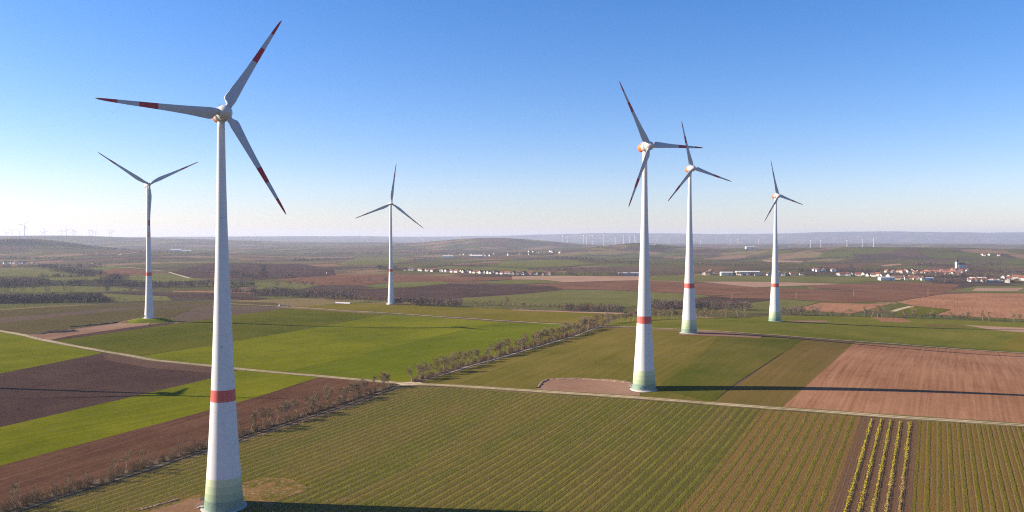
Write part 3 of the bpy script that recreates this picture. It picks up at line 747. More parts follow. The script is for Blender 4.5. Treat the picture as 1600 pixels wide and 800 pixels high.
def interp(tab, x):
    xs = [a for a, b in tab]; ys = [b for a, b in tab]
    return float(np.interp(x, xs, ys))
def blade_mesh(name, Rr, r0, chord, reds, root, n_sec=34, npr=16, tw0=18):
    mb = MB()
    fr = sorted(set(list(np.linspace(r0 / Rr, 1, n_sec)) + [a for ab in reds for a in ab]))
    for k, f in enumerate(fr):
        c = interp(chord, f)
        blend = min(1, max(0, (f - r0 / Rr - .015) / .05)); blend = blend * blend * (3 - 2 * blend)
        th = c * interp([(0, .5), (.12, .42), (.25, .26), (.5, .2), (1, .14)], f)
        tw = R(tw0 * (1 - f) ** 2 + 2)
        for i in range(npr):
            t = 2 * math.pi * i / npr
            # airfoil: leading edge +x
            xa = math.cos(t); ya = math.sin(t)
            ax_ = (.30 - .5) * c + .5 * c * xa
            ay = .5 * th * ya * (.55 + .45 * xa if xa < .6 else .82)
            cxr, cyr = root / 2 * xa, root / 2 * ya
            X = cxr * (1 - blend) + ax_ * blend; Y = cyr * (1 - blend) + ay * blend
            co, si = math.cos(tw), math.sin(tw)
            bend = -1.4 * f * f * (Rr / 41)            # slight forward flex
            mb.v.append((X * co + Y * si, -X * si + Y * co + bend, f * Rr))
    for k in range(len(fr) - 1):
        m = (fr[k] + fr[k + 1]) / 2
        red = any(a < m < b for a, b in reds)
        for i in range(npr):
            j = (i + 1) % npr
            mb.f.append((k * npr + i, k * npr + j, (k + 1) * npr + j, (k + 1) * npr + i)); mb.m.append(1 if red else 0)
    mb.f.append(tuple(range(npr - 1, -1, -1))); mb.m.append(0)
    mb.f.append(tuple(len(mb.v) - npr + i for i in range(npr))); mb.m.append(1)
    me = bpy.data.meshes.new(name); me.from_pydata(mb.v, [], mb.f)
    me.materials.append(M_WHITE); me.materials.append(M_RED)
    me.polygons.foreach_set("material_index", mb.m); me.polygons.foreach_set("use_smooth", [True] * len(mb.f)); me.update()
    return me
CH_E = [(0, 2.1), (.04, 2.1), (.07, 2.9), (.10, 3.9), (.13, 4.1), (.2, 3.6), (.3, 2.95), (.45, 2.3), (.6, 1.85), (.8, 1.3), (.93, .85), (.985, .5), (1, .12)]
CH_N = [(0, 2.3), (.04, 2.3), (.12, 3.1), (.2, 4.0), (.26, 3.9), (.4, 3.0), (.6, 2.1), (.8, 1.4), (.93, .95), (.985, .5), (1, .12)]
ME_BE = blade_mesh("blade", 40.5, 1.9, CH_E, [(.535, .68), (.84, 1.0)], 2.1)
ME_BN = blade_mesh("blade", 57.7, 1.9, CH_N, [(.65, .765), (.88, 1.0)], 2.3, tw0=14)

def rotor(root, yaw, tilt, H, ov, ph, me, hubf):
    Mx = Matrix.Translation((0, 0, H)) @ Matrix.Rotation(yaw, 4, 'Z') @ Matrix.Rotation(-tilt, 4, 'X')
    hubf(root, Mx)
    for i in range(3):
        b = link(bpy.data.objects.new("blade", me), root)
        b.matrix_local = Mx @ Matrix.Translation((0, -ov, 0)) @ Matrix.Rotation(ph + i * 2 * math.pi / 3, 4, 'Y')
def hub_e(ov):
    def f(root, Mx):
        nb = MB()
        prof = [(-5.6, 0.05), (-5.5, .6), (-5.1, 1.25), (-4.4, 1.85), (-3.4, 2.3), (-2.0, 2.65), (-.4, 2.8), (1.2, 2.75), (2.1, 2.6), (2.1, .4)]
        nb.lathe(prof, 36, axis='Y', mfun=lambda k: 1 if k < 6 else 0)
        nb.box((0, 2.0, 2.8), (.5, .9, .3), mi=0)
        n = nb.build("nacelle", [M_NAC, M_ORANGE], root, True); n.matrix_local = Mx
        mb = MB()
        for sx in (-.5, .5):
            mb.tube((sx, 2.4, 2.5), (sx, 2.4, 4.2), .05, .04, 6)
            mb.box((sx, 2.4, 4.25), (.35, .1, .15), mi=1)
        mb.tube((-.5, 2.4, 3.7), (.5, 2.4, 3.7), .04, .04, 6)
        m = mb.build("wind_sensor", [M_STEEL, M_SENS], root); m.matrix_local = Mx
        gb = MB(); gb.lathe([(2.0, 2.3), (2.5 + ov - 4.4, 2.3)], 36, axis='Y')
        g_ = gb.build("bearing", M_GAP, root, True); g_.matrix_local = Mx
        sb = MB()
        sb.lathe([(2.35, .4), (2.35, 2.55), (3.2, 2.6), (4.4, 2.5), (5.3, 2.2), (6.1, 1.65), (6.7, .95), (7.0, .4), (7.05, .02)], 36, axis='Y')
        s_ = sb.build("spinner", M_NAC, root, True); s_.matrix_local = Mx @ Matrix.Translation((0, -(ov - 4.4), 0))
    return f
def hub_n(ov):
    def f(root, Mx):
        nb = MB()
        # boxy nacelle with chamfered edges
        secs = [(8.6, 1.2, 1.2), (8.2, 1.7, 1.7), (3, 1.95, 1.95), (-2.0, 1.95, 1.9), (-2.6, 1.5, 1.5)]
        for y, w, h in secs:
            for a, b in ((-1, -.72), (-.72, -1), (.72, -1), (1, -.72), (1, .72), (.72, 1), (-.72, 1), (-1, .72)):
                nb.v.append((a * w, y, b * h))
        for k in range(len(secs) - 1):
            for i in range(8):
                j = (i + 1) % 8; nb.f.append((k * 8 + i, k * 8 + j, (k + 1) * 8 + j, (k + 1) * 8 + i)); nb.m.append(0)
        nb.f += [tuple(range(7, -1, -1)), tuple(range(len(nb.v) - 8, len(nb.v)))]; nb.m += [0, 0]
        nb.box((0, 6.5, 2.2), (2.6, 2.0, .7))
        n = nb.build("nacelle", M_NAC, root); n.matrix_local = Mx
        mb = MB(); mb.tube((.4, 8.0, 1.8), (.4, 8.0, 3.8), .06, .05, 6); mb.tube((-.1, 8.0, 3.4), (.9, 8.0, 3.4), .05, .05, 6)
        m = mb.build("wind_sensor", M_STEEL, root); m.matrix_local = Mx
        sb = MB()
        sb.lathe([(2.6, .4), (2.65, 1.7), (3.6, 1.85), (5.0, 1.8), (5.9, 1.35), (6.4, .7), (6.55, .02)], 28, axis='Y')
        s_ = sb.build("spinner", M_NAC, root, True); s_.matrix_local = Mx @ Matrix.Translation((0, -(ov - 4.6), 0))
    return f
PROF_E = [(0, 6.7), (5, 6.28), (11, 5.82), (20, 5.2), (30, 4.62), (42, 4.02), (55, 3.45), (70, 2.88), (85, 2.35), (101, 1.85), (118, 1.5), (136.4, 1.25)]
PROF_N = [(0, 4.9), (5, 4.5), (12, 4.05), (20, 3.65), (32, 3.2), (46, 2.8), (65, 2.4), (90, 2.1), (91, 2.0), (115, 1.75), (139.6, 1.5)]
def smooth_prof(p, n=48):
    xs = np.array([a for a, b in p]); ys = np.array([b for a, b in p])
    return [(float(z), float(np.interp(z, xs, ys))) for z in np.linspace(xs[0], xs[-1], n)]
def door(root, r, ang, drop=0.0):
    """door, canopy and stairs on the tower foot, facing ang"""
    Mz = Matrix.Rotation(ang, 4, 'Z')
    d = MB(); d.box((r - .1, 0, 1.9), (.3, 1.1, 2.2)); o = d.build("door", M_DARK, root); o.matrix_local = Mz
    c = MB(); c.box((r + .45, 0, 3.35), (1.7, 1.9, .12)); c.box((r + 1.2, 0, 3.15), (.1, 1.9, .3)); o = c.build("canopy", M_DARK, root); o.matrix_local = Mz
    st = MB(); st.box((r + .9, 0, .72), (1.5, 1.4, .1))
    for i in range(4): st.box((r + 1.8 + .3 * i, 0, .58 - .16 * i), (.3, 1.2, .06))
    for sy in (-.65, .65):
        st.tube((r + 1.6, sy, -.2), (r + 1.6, sy, 1.75), .04, .04, 5); st.tube((r + .3, sy, .7), (r + .3, sy, 1.75), .04, .04, 5)
        st.tube((r + .3, sy, 1.75), (r + 1.6, sy, 1.75), .04, .04, 5); st.tube((r + 1.6, sy, 1.75), (r + 2.9, sy, 1.05), .04, .04, 5); st.tube((r + 2.9, sy, 1.05), (r + 2.9, sy, -.2), .04, .04, 5)
    o = st.build("stairs", M_STEEL, root); o.matrix_local = Mz
def vents(root, prof, ang):
    v = MB()
    for z in (57.0, 102.0):
        r = interp(prof, z)
        v.box((math.cos(ang) * r, math.sin(ang) * r, z), (.28, .28, .3), ang)
    v.build("vent", M_DARK, root)
def turbine(kind, X, Y, zb, yaw, ph, ov, tilt, label, dang, rf=None, plinth=True):
    root = empty("wind_turbine", (X, Y, zb))
    tag(root, label, "wind turbine", "wind turbines near the camera")
    prof = PROF_E if kind == 'E' else PROF_N
    tb = MB(); tb.lathe(smooth_prof(prof), 64)
    tb.f.append(tuple(len(tb.v) - 64 + i for i in range(64))); tb.m.append(0)
    tb.build("tower", M_TOW if kind == 'E' else M_TOWB, root, True)
    rb = prof[0][1]
    fb = MB(); fb.lathe([(-2.5, rb + 1.6), (.05, rb + 1.15), (.2, rb + 1.0), (.26, rb + .85), (.28, .5)], 64)
    fb.build("foundation", M_CONC, root)
    H = 138 if kind == 'E' else 141
    rotor(root, R(yaw), R(tilt), H, ov, R(ph), ME_BE if kind == 'E' else ME_BN, hub_e(ov) if kind == 'E' else hub_n(ov))
    door(root, rb - .15, R(dang))
    vents(root, prof, R(-75))
    return root
T1 = turbine('E', -101.7, 279.2, .25, 36.6, 30.5, 4.9, 3.8, "nearest and tallest wind turbine, red and green tower bands, standing in the vineyard at left", 190)
T2 = turbine('E', 75.5, 453.5, 9, 32, -31.3, 4.2, 5.0, "large wind turbine beside the brown crane pad, blue graffiti on its green banded foot", 150)
T3 = turbine('E', 149.5, 670.4, 15.5, 25.4, -15.1, 4.2, 4.8, "middle one of the three right turbines, its foot on a long narrow gravel pad", 60)
T4 = turbine('E', 290.1, 877.1, 3.8, 32.9, -16.4, 4.0, 4.4, "smallest of the three right turbines, green banded foot in grass before the village", 60)
T0 = turbine('N', -384.9, 843.1, 10.7, 38, -57.6, 5.1, 4.3, "slim white wind turbine on a grassy mound at left with one blade hanging straight down", 215)
T5 = turbine('N', -171.7, 1128.1, 3.2, 24.4, 7.7, 4.7, 4.1, "slim white wind turbine standing alone at the far hedgerow in the centre", 200)
TX = turbine('E', -518, 496, 5, 36, 110, 5.0, 4.5, "white wind turbine beyond the left edge whose shadow crosses the ploughed field", 150)
# graffiti on the second turbine's foot
gb = MB(); gr = random.Random(3)
for i in range(26):
    a = R(-118 + i * 1.3 + gr.uniform(-1, 1)); z = gr.uniform(.9, 2.4)
    r = interp(PROF_E, z) + .03
    P = Vector((math.cos(a) * r, math.sin(a) * r, z)); a2 = a + R(gr.uniform(-4, 4)); z2 = min(2.8, max(.7, z + gr.uniform(-.9, .9))); r2 = interp(PROF_E, z2) + .03
    gb.tube(P, (math.cos(a2) * r2, math.sin(a2) * r2, z2), .13, .13, 4)
gb.build("graffiti", M_GRAF, T2)

# mound of the left slim turbine
def mound(name, c, rx, ry, h, mat, label, cat, rz=0, n=28, m=10, seed=1, power=1.0, flat=.0, base=None):
    rr = random.Random(seed); ph = [rr.uniform(0, 6.28) for _ in range(5)]
    vs, fs = [], []
    co, si = math.cos(rz), math.sin(rz)
    for k in range(m + 1):
        f = k / m
        for i in range(n):
            t = 2 * math.pi * i / n
            w = 1 + .12 * math.sin(3 * t + ph[0]) + .07 * math.sin(5 * t + ph[1])
            x, y = rx * (1 - f) * w * math.cos(t), ry * (1 - f) * w * math.sin(t)
            x, y = x * co - y * si, x * si + y * co
            g_ = min(1, f / (1 - flat)) if flat < 1 else 1
            g_ = g_ * g_ * (3 - 2 * g_)
            z = gz(c[0] + x, c[1] + y) - c[2] - (.4 if k == 0 else 0) + h * g_ * (1 + (.15 * math.sin(x * .8 + ph[2]) * math.sin(y * .9 + ph[3]) if flat < .1 else 0))
            vs.append((x, y, z))
    for k in range(m):
        for i in range(n):
            j = (i + 1) % n; fs.append((k * n + i, k * n + j, (k + 1) * n + j, (k + 1) * n + i))
    o = mesh_obj(name, vs, fs, mat, smooth=True); o.location = c
    tag(o, label, cat)
    return o
M_MOUND = field_mat("mound_grass", (.08,.10,.004), (.15,.16,.010), R(0), 3, .3, .8)
mo = mound("grass_mound", (-385, 843, gz(-385, 843)), 27, 25, 3.3, M_MOUND, None, None, flat=.38)
mo["kind"] = "structure"
mb_ = MB()
for i in range(8):
    a0, a1 = i / 8, (i + 1) / 8
    p0 = (-8 - 14 * a0, -7 - 16 * a0, 3.35 - 2.9 * a0 ** 1.5); p1 = (-8 - 14 * a1, -7 - 16 * a1, 3.35 - 2.9 * a1 ** 1.5)
    mb_.add([(p0[0] - 1.2, p0[1] + 1, p0[2]), (p0[0] + 1.2, p0[1] - 1, p0[2]), (p1[0] + 1.2, p1[1] - 1, p1[2]), (p1[0] - 1.2, p1[1] + 1, p1[2])], [(0, 1, 2, 3)])
mp = mb_.build("gravel_path", M_PAD); mp.location = (-385, 843, gz(-385, 843)); tag(mp, kind='structure')
M_SOIL = plain("piled_dark_soil", (.05, .035, .03), .95, .3, .5)
M_RUB = plain("pale_rubble", (.34, .30, .27), .95, .3, .8)
for (px, py, rx, ry, h, lab) in [(88, 520, 22, 6, 2.6, "long heap of dark soil beside the gravel pad near the left turbine"),
                                 (62, 522.5, 9, 4, 1.3, "low dark soil heap next to the field track at left"),
                                 (112, 518, 9, 4, 1.8, "right end heap of dark soil on the gravel pad")]:
    c = un(px, py); mound("soil_heap", c, rx, ry, h, M_SOIL, lab, "soil heap", rz=.35, seed=px)
for (px, py, rx, h, lab, mt) in [(438, 478.5, 5, 2.6, "pale rubble heap beside the far track", M_RUB), (445, 478.7, 4, 2.0, "dark rubble heap beside the far track", M_SOIL), (451, 479.2, 3.4, 1.7, "small dark rubble heap at the right end of the row", M_SOIL)]:
    c = un(px, py); mound("rubble_heap", c, rx, 3, h, mt, lab, "rubble heap", seed=px)
bx = MB()
for i, (dx, dy) in enumerate([(0, 0), (3.2, .5), (6.0, -.3)]): bx.box((dx, dy, .8), (1.6, 1.4, 1.6), .3 * i)
# rim of excavated earth round the pad of the second turbine
def bank(pxs, w, h, mat, label):
    P = densify(W2(pxs), 5); vs, fs = [], []
    rr = random.Random(9)
    for i, p in enumerate(P):
        a = P[max(i - 1, 0)]; b = P[min(i + 1, len(P) - 1)]
        d = Vector((b[0] - a[0], b[1] - a[1])).normalized(); n = Vector((-d.y, d.x)); hh = h * rr.uniform(.55, 1.2)
        for o_, z_ in ((-w, -.3), (-w * .35, hh * .9), (w * .3, hh), (w, -.3)):
            x, y = p[0] + n.x * o_, p[1] + n.y * o_; vs.append((x, y, gz(x, y) + z_))
    for i in range(len(P) - 1):
        for j in range(3): fs.append((4 * i + j, 4 * i + j + 1, 4 * i + 5 + j, 4 * i + 4 + j))
    o = mesh_obj("earth_bank", vs, fs, mat); tag(o, label, "earth bank")
M_EARTH = plain("loose_earth", (.20, .13, .085), .95, .35, .5)
bank([(840, 607), (847, 598), (857, 593.5), (910, 592.5), (960, 596), (988, 599)], 1.5, 1.0, M_EARTH, "low bank of loose brown earth round the crane pad of the big right turbine")
bank([(110, 511.5), (160, 507), (188, 503.8)], 2, 1.4, M_SOIL, "dark earth bank behind the gravel pad at the grassy mound")
bank([(216, 798), (228, 795), (240, 792), (252, 788), (278, 781)], 1.3, .55, M_EARTH, "low dark earth bank at the vineyard's edge left of the nearest turbine")

# ------------------------------------------------------------------ bare trees and shrubs
M_BARK = plain("grey_brown_bark", (.26, .20, .135), .95, .3, 1)
M_TWIG = plain("bare_brown_twigs", (.25, .185, .10), .95, .25, .5)
M_TWIG2 = plain("reddish_bare_twigs", (.22, .14, .075), .95, .25, .5)
M_TWIGF = plain("distant_bare_wood", (.110, .080, .064), .95, .25, .1)
M_EVER = plain("dark_evergreen_needles", (.022, .035, .022), .95, .3, .3)

def ribbons(P, D, L, wd, rg):
    """flat slivers: start, direction, length, width"""
    n = len(P)
    E_ = P + D * L.reshape(-1, 1)
    u = np.cross(D, rg.normal(size=(n, 3))); u /= np.linalg.norm(u, axis=1, keepdims=True) + 1e-9
    u *= wd.reshape(-1, 1) / 2
    V_ = np.stack([P - u, P + u, E_ + u * .4, E_ - u * .4], 1).reshape(-1, 3)
    return V_, np.arange(4 * n).reshape(n, 4)
def unitv(v): return v / (np.linalg.norm(v, axis=-1, keepdims=True) + 1e-9)
def tree_meshes(seed, h=10.0, spread=3.2, base=.22, nl=16, ntw=900, twm=M_TWIG, tww=.036, stems=1):
    rg = np.random.default_rng(seed)
    SA, SB, SR, SR2 = [], [], [], []
    tips = []
    for s_ in range(stems):
        p = np.array([rg.normal(0, .3) if stems > 1 else 0, rg.normal(0, .3) if stems > 1 else 0, -.3]); r = .021 * h * (1 if stems == 1 else .6)
        d = unitv(np.array([rg.normal(0, .12), rg.normal(0, .12), 1.0])); n = 8
        pts = [p]
        for i in range(n):
            q_ = p + d * (h * .9 / n); r2 = r * (.86 if i < n - 1 else .4)
            SA.append(p); SB.append(q_); SR.append(r); SR2.append(r2)
            d = unitv(d + rg.normal(0, .10, 3) * [1, 1, .3]); p = q_; r = r2; pts.append(p)
        for k_ in range(nl // stems):
            f = base + (1 - base) * rg.random() ** .8 * .95
            i = min(int(f * n), n - 1); q0 = pts[i] + (pts[i + 1] - pts[i]) * (f * n - i)
            az = rg.uniform(0, 6.283); up = rg.uniform(.45, 1.3)
            d1 = unitv(np.array([math.cos(az), math.sin(az), up]))
            ln = spread * (1.15 - .65 * f) * rg.uniform(.6, 1.1); rr_ = .0065 * h * (1.2 - f)
            m = 4; a = q0
            for j in range(m):
                b = a + d1 * ln / m
                SA.append(a); SB.append(b); SR.append(rr_); SR2.append(rr_ * .7); rr_ *= .7
                tips.append((a, b, d1, f))
                if j > 0:
                    d2 = unitv(d1 + rg.normal(0, .7, 3)); e = b + d2 * ln * .38
                    SA.append(b); SB.append(e); SR.append(rr_ * .7); SR2.append(rr_ * .35); tips.append((b, e, d2, f))
                d1 = unitv(d1 + rg.normal(0, .22, 3) + [0, 0, .12]); a = b
        tips.append((pts[-2], pts[-1], d, 1.0))
    V1, F1 = quads_tube3(np.array(SA), np.array(SB), np.array(SR), np.array(SR2))
    idx = rg.integers(0, len(tips), ntw)
    A = np.array([tips[i][0] for i in idx]); B = np.array([tips[i][1] for i in idx]); D = np.array([tips[i][2] for i in idx])
    P = A + (B - A) * rg.random((ntw, 1)) + rg.normal(0, .12, (ntw, 3))
    D = unitv(D + rg.normal(0, .65, (ntw, 3)) + [0, 0, .35])
    V2, F2 = ribbons(P, D, rg.uniform(.5, 1.5, ntw) * h / 10, rg.uniform(.5, 1.3, ntw) * tww, rg)
    def mk(nm, v, f, mt):
        o = np_obj(nm, v, f, mt); me = o.data; bpy.data.objects.remove(o); return me
    return mk("trunk", V1, F1, M_BARK), mk("crown", V2, F2, twm)
TREES = [tree_meshes(s, 10, sp, b, nl, nt_, tm) for s, sp, b, nl, nt_, tm in
         [(1, 3.3, .38, 26, 1700, M_TWIG), (2, 2.8, .34, 22, 1400, M_TWIG), (3, 3.8, .42, 28, 1900, M_TWIG), (4, 2.4, .3, 20, 1200, M_TWIG2), (5, 3.0, .35, 24, 1500, M_TWIG2), (6, 4.0, .4, 30, 2100, M_TWIG)]]
TREES_THIN = [tree_meshes(20 + s, 10, sp, b, 18, 900, M_TWIG, .035) for s, sp, b in [(1, 2.6, .3), (2, 3.0, .35), (3, 2.0, .25), (4, 3.3, .3)]]
def shrub_mesh(seed, h=3.5, w=2.2, n=700):
    rg = np.random.default_rng(seed)
    az = rg.uniform(0, 6.283, 14); lean = rg.uniform(.1, .7, 14)
    D0 = unitv(np.column_stack([np.cos(az) * lean, np.sin(az) * lean, np.ones(14)]))
    A = np.column_stack([rg.normal(0, .35, 14), rg.normal(0, .35, 14), np.full(14, -.2)])
    L0 = rg.uniform(.6, 1.05, (14, 1)) * h
    V1, F1 = quads_tube3(A, A + D0 * L0, .045, .012)
    i = rg.integers(0, 14, n); f = rg.random((n, 1)) ** .7
    P = A[i] + D0[i] * L0[i] * f + rg.normal(0, .15, (n, 3)) * w * .6
    D = unitv(D0[i] + rg.normal(0, .55, (n, 3)) + [0, 0, .4])
    V2, F2 = ribbons(P, D, rg.uniform(.3, 1.1, n), rg.uniform(.015, .04, n), rg)
    V2[:, 2] = np.maximum(V2[:, 2], -.1)
    o = np_obj("s", np.concatenate([V1, V2]), np.concatenate([F1, F2 + len(V1)]), M_TWIG2); me = o.data; me.name = "shrub"
    bpy.data.objects.remove(o); return me
SHRUBS = [shrub_mesh(40 + i, 3.2 + .5 * (i % 3), 2.0 + .4 * (i % 2)) for i in range(6)]
TREE_N = [0]
def place_tree(x, y, h, wide, rr, lab, grp, variants=None):
    tm, cm = rr.choice(variants or TREES)
    root = empty("bare_tree", (x, y, gz(x, y) - .05), rr.uniform(0, 6.28))
    root.scale = (h / 10 * wide, h / 10 * wide, h / 10)
    link(bpy.data.objects.new("trunk", tm), root); link(bpy.data.objects.new("crown", cm), root)
    tag(root, lab, "tree", grp)
    TREE_N[0] += 1
def place_shrub(x, y, sc, rr, lab, grp):
    o = link(bpy.data.objects.new("bare_shrub", rr.choice(SHRUBS)))
    o.location = (x, y, gz(x, y)); o.rotation_euler = (0, 0, rr.uniform(0, 6.28)); o.scale = (sc * rr.uniform(.9, 1.4), sc * rr.uniform(.9, 1.4), sc)
    tag(o, lab, "shrub", grp)
def walk(pxs, step, rr, jit=.35):
    P = W2(pxs); out = []; carry = 0.0
    for a, b in zip(P[:-1], P[1:]):
        L = math.hypot(b[0] - a[0], b[1] - a[1]); d = ((b[0] - a[0]) / L, (b[1] - a[1]) / L); t = carry
        while t < L:
            j = rr.uniform(-jit, jit) * step
            out.append((a[0] + d[0] * (t + j), a[1] + d[1] * (t + j), d)); t += step
        carry = t - L
    return out
def hedge(pxs, step, hlo, hhi, lab, grp, seed, side=1.2, variants=None, skip=0.0, wide=(.8, 1.2)):
    rr = random.Random(seed)
    for x, y, d in walk(pxs, step, rr):
        if rr.random() < skip: continue
        o = rr.gauss(0, side)
        place_tree(x - d[1] * o, y + d[0] * o, rr.uniform(hlo, hhi), rr.uniform(*wide), rr, lab, grp, variants)
def brush(pxs, step, lo, hi, lab, grp, seed, side=1.3, skip=0.0):
    rr = random.Random(seed)
    for x, y, d in walk(pxs, step, rr):
        if rr.random() < skip: continue
        o = rr.gauss(0, side); place_shrub(x - d[1] * o, y + d[0] * o, rr.uniform(lo, hi), rr, lab, grp)

M_LITTER = plain("leaf_litter_and_dead_grass", (.085, .055, .030), .95, .35, .5)
H1_PX = [(-60, 820), (25, 793), (80, 776), (147, 757), (200, 738), (300, 704), (400, 672), (468, 650), (530, 629), (580, 613), (612, 602.5)]
LN = "bare brown tree in the near hedgerow between red-brown soil and the vineyard"
hedge([(-60, 820), (25, 793), (80, 776), (147, 757), (200, 738), (300, 704), (400, 672)], 6.5, 5.5, 11.0, LN, "trees of the near hedgerow", 11, 1.0, TREES_THIN, .08, (.8, 1.1))
hedge([(400, 672), (468, 650), (530, 629), (580, 613), (612, 602.5)], 4.2, 8, 11.5, LN, "trees of the near hedgerow", 12, 1.4, None, .05, (1.0, 1.3))
brush([(-60, 822), (25, 795), (80, 778), (147, 759), (200, 740), (300, 706), (400, 674)], 1.7, .5, 1.35, "low reddish bare shrub in the near hedgerow, left of the vineyard", "shrubs of the near hedgerow", 13, 1.6)
brush([(400, 674), (468, 652), (530, 631), (580, 615), (612, 604)], 2.6, .7, 1.35, "low reddish bare shrub in the near hedgerow, left of the vineyard", "shrubs of the near hedgerow", 14, 1.6)
H2_PX = [(643, 597.5), (700, 580), (730, 570.5), (790, 554), (850, 536.5), (900, 522), (937, 508.5)]
LM = "bare tree in the dense hedgerow between bright green wheat and the sprouting brown field"
ribbon("hedge_bank", H2_PX, 7, M_LITTER, 5, .25, 5)
ribbon("hedge_bank", H1_PX, 6, M_LITTER, 5, .25, 6)
hedge(H2_PX, 4.6, 9, 13.0, LM, "trees of the middle hedgerow", 21, 1.3, None, .03, (.95, 1.35))
brush(H2_PX, 3.0, .8, 1.5, "bare shrub under the trees of the middle hedgerow", "shrubs of the middle hedgerow", 22, 1.5)
LB = "bare tree in the hedgerow behind the two big right turbines"
hedge([(948, 506), (975, 503), (1000, 500), (1060, 498)], 4.5, 9, 13, LB, "trees of the hedgerow behind the right turbines", 31, 2.0)
hedge([(1060, 498), (1110, 497), (1172, 494)], 6.5, 8, 12, LB, "trees of the hedgerow behind the right turbines", 32, 3.0)
L3 = "bare tree in the long far hedgerow beyond the yellowish field"
hedge([(500, 470), (540, 472), (620, 475), (660, 477), (740, 481)], 7.5, 7, 12, L3, "trees of the far hedgerow", 41, 3, None, .15)
hedge([(740, 481), (800, 484), (880, 486), (975, 489)], 6.5, 9, 13, L3, "trees of the far hedgerow", 42, 3, None, .05)
L4 = "bare tree in the loose far hedgerow on the right, before the brown fields"
hedge([(1218, 492), (1262, 493), (1285, 494), (1345, 494), (1385, 496), (1450, 497), (1600, 503), (1700, 506)], 13, 5, 11, L4, "trees of the right far hedgerow", 51, 4, None, .15)
rr = random.Random(8)
for px, py, h in [(1350, 495, 15), (1371, 496, 17), (1378, 496.5, 15), (1362, 495.5, 12), (1250, 492, 13), (1430, 497, 13), (1535, 501, 14), (1545, 501.5, 12), (792, 483, 18), (1585, 503, 12)]:
    p = un(px, py); place_tree(p.x, p.y, h, 1.15, rr, "tall bare tree standing above the others in the far hedgerow line", "tall trees of the far hedgerows")
L5 = "thin bare tree in the sparse row before the dark wood at left"
hedge([(-40, 487), (0, 484), (60, 480), (130, 475), (175, 471)], 11, 6, 10, L5, "sparse row before the dark wood", 61, 2, TREES_THIN)
hedge([(180, 472), (250, 470), (330, 468), (430, 469), (500, 470)], 17, 6, 11, "thin bare tree in the open line beside the slim left turbine", "open line of trees at left", 62, 5, TREES_THIN)
print("trees", TREE_N[0])

# far woods, copses and tree lines nobody could count
def woods(name, segs, lab, cat, seed, mat=M_TWIGF):
    rg = np.random.default_rng(seed)
    Vs, Fs, nb = [], [], 0
    for pxs, depth, gap, hlo, hhi in segs:
        P = W2(pxs)
        for a, b in zip(P[:-1], P[1:]):
            L = math.hypot(b[0] - a[0], b[1] - a[1])
            n = max(1, int(L * max(depth, gap) / (gap * gap)))
            n = min(n, 420)
            d = np.array([(b[0] - a[0]) / L, (b[1] - a[1]) / L])
            t = rg.uniform(0, L, n); w = rg.uniform(-.5, .5, n) * depth
            X_ = a[0] + d[0] * t - d[1] * w; Y_ = a[1] + d[1] * t + d[0] * w; Z_ = terr(X_, Y_)
            for x, y, z in zip(X_, Y_, Z_):
                h = rg.uniform(hlo, hhi); dist = math.hypot(x, y)
                m = 46 if dist < 2500 else 22
                wd = max(.22, dist * .00016)
                th = rg.uniform(0, 6.283, m); rad = h * .36 * np.sqrt(rg.random(m))
                zz = h * (.12 + .78 * rg.random(m)); rad *= np.sqrt(np.clip(1 - ((zz / h - .5) / .55) ** 2, .1, 1))
                Pp = np.column_stack([x + np.cos(th) * rad, y + np.sin(th) * rad, z + zz])
                D = unitv(np.column_stack([np.cos(th) * .6, np.sin(th) * .6, np.full(m, .9)]) + rg.normal(0, .3, (m, 3)))
                Pp = np.vstack([Pp, [[x, y, z - .5]]]); D = np.vstack([D, [[0, 0, 1.]]])
                v, f = ribbons(Pp, D, np.append(rg.uniform(.12, .3, m) * h, h * .8), np.append(rg.uniform(.7, 1.6, m) * wd * 1.6, wd * 1.2), rg)
                Vs.append(v); Fs.append(f + nb); nb += len(v)
    o = np_obj(name, np.concatenate(Vs), np.concatenate(Fs), mat)
    return tag(o, lab, cat, kind='stuff')
woods("woodland", [([(-80, 474), (0, 473), (60, 472.5), (120, 471.5), (158, 471)], 60, 5.0, 11, 14), ([(140, 471), (172, 471.5)], 20, 5, 6, 10)],
      "dense dark bare wood at the left edge behind the sparse row of thin trees", "wood", 71)
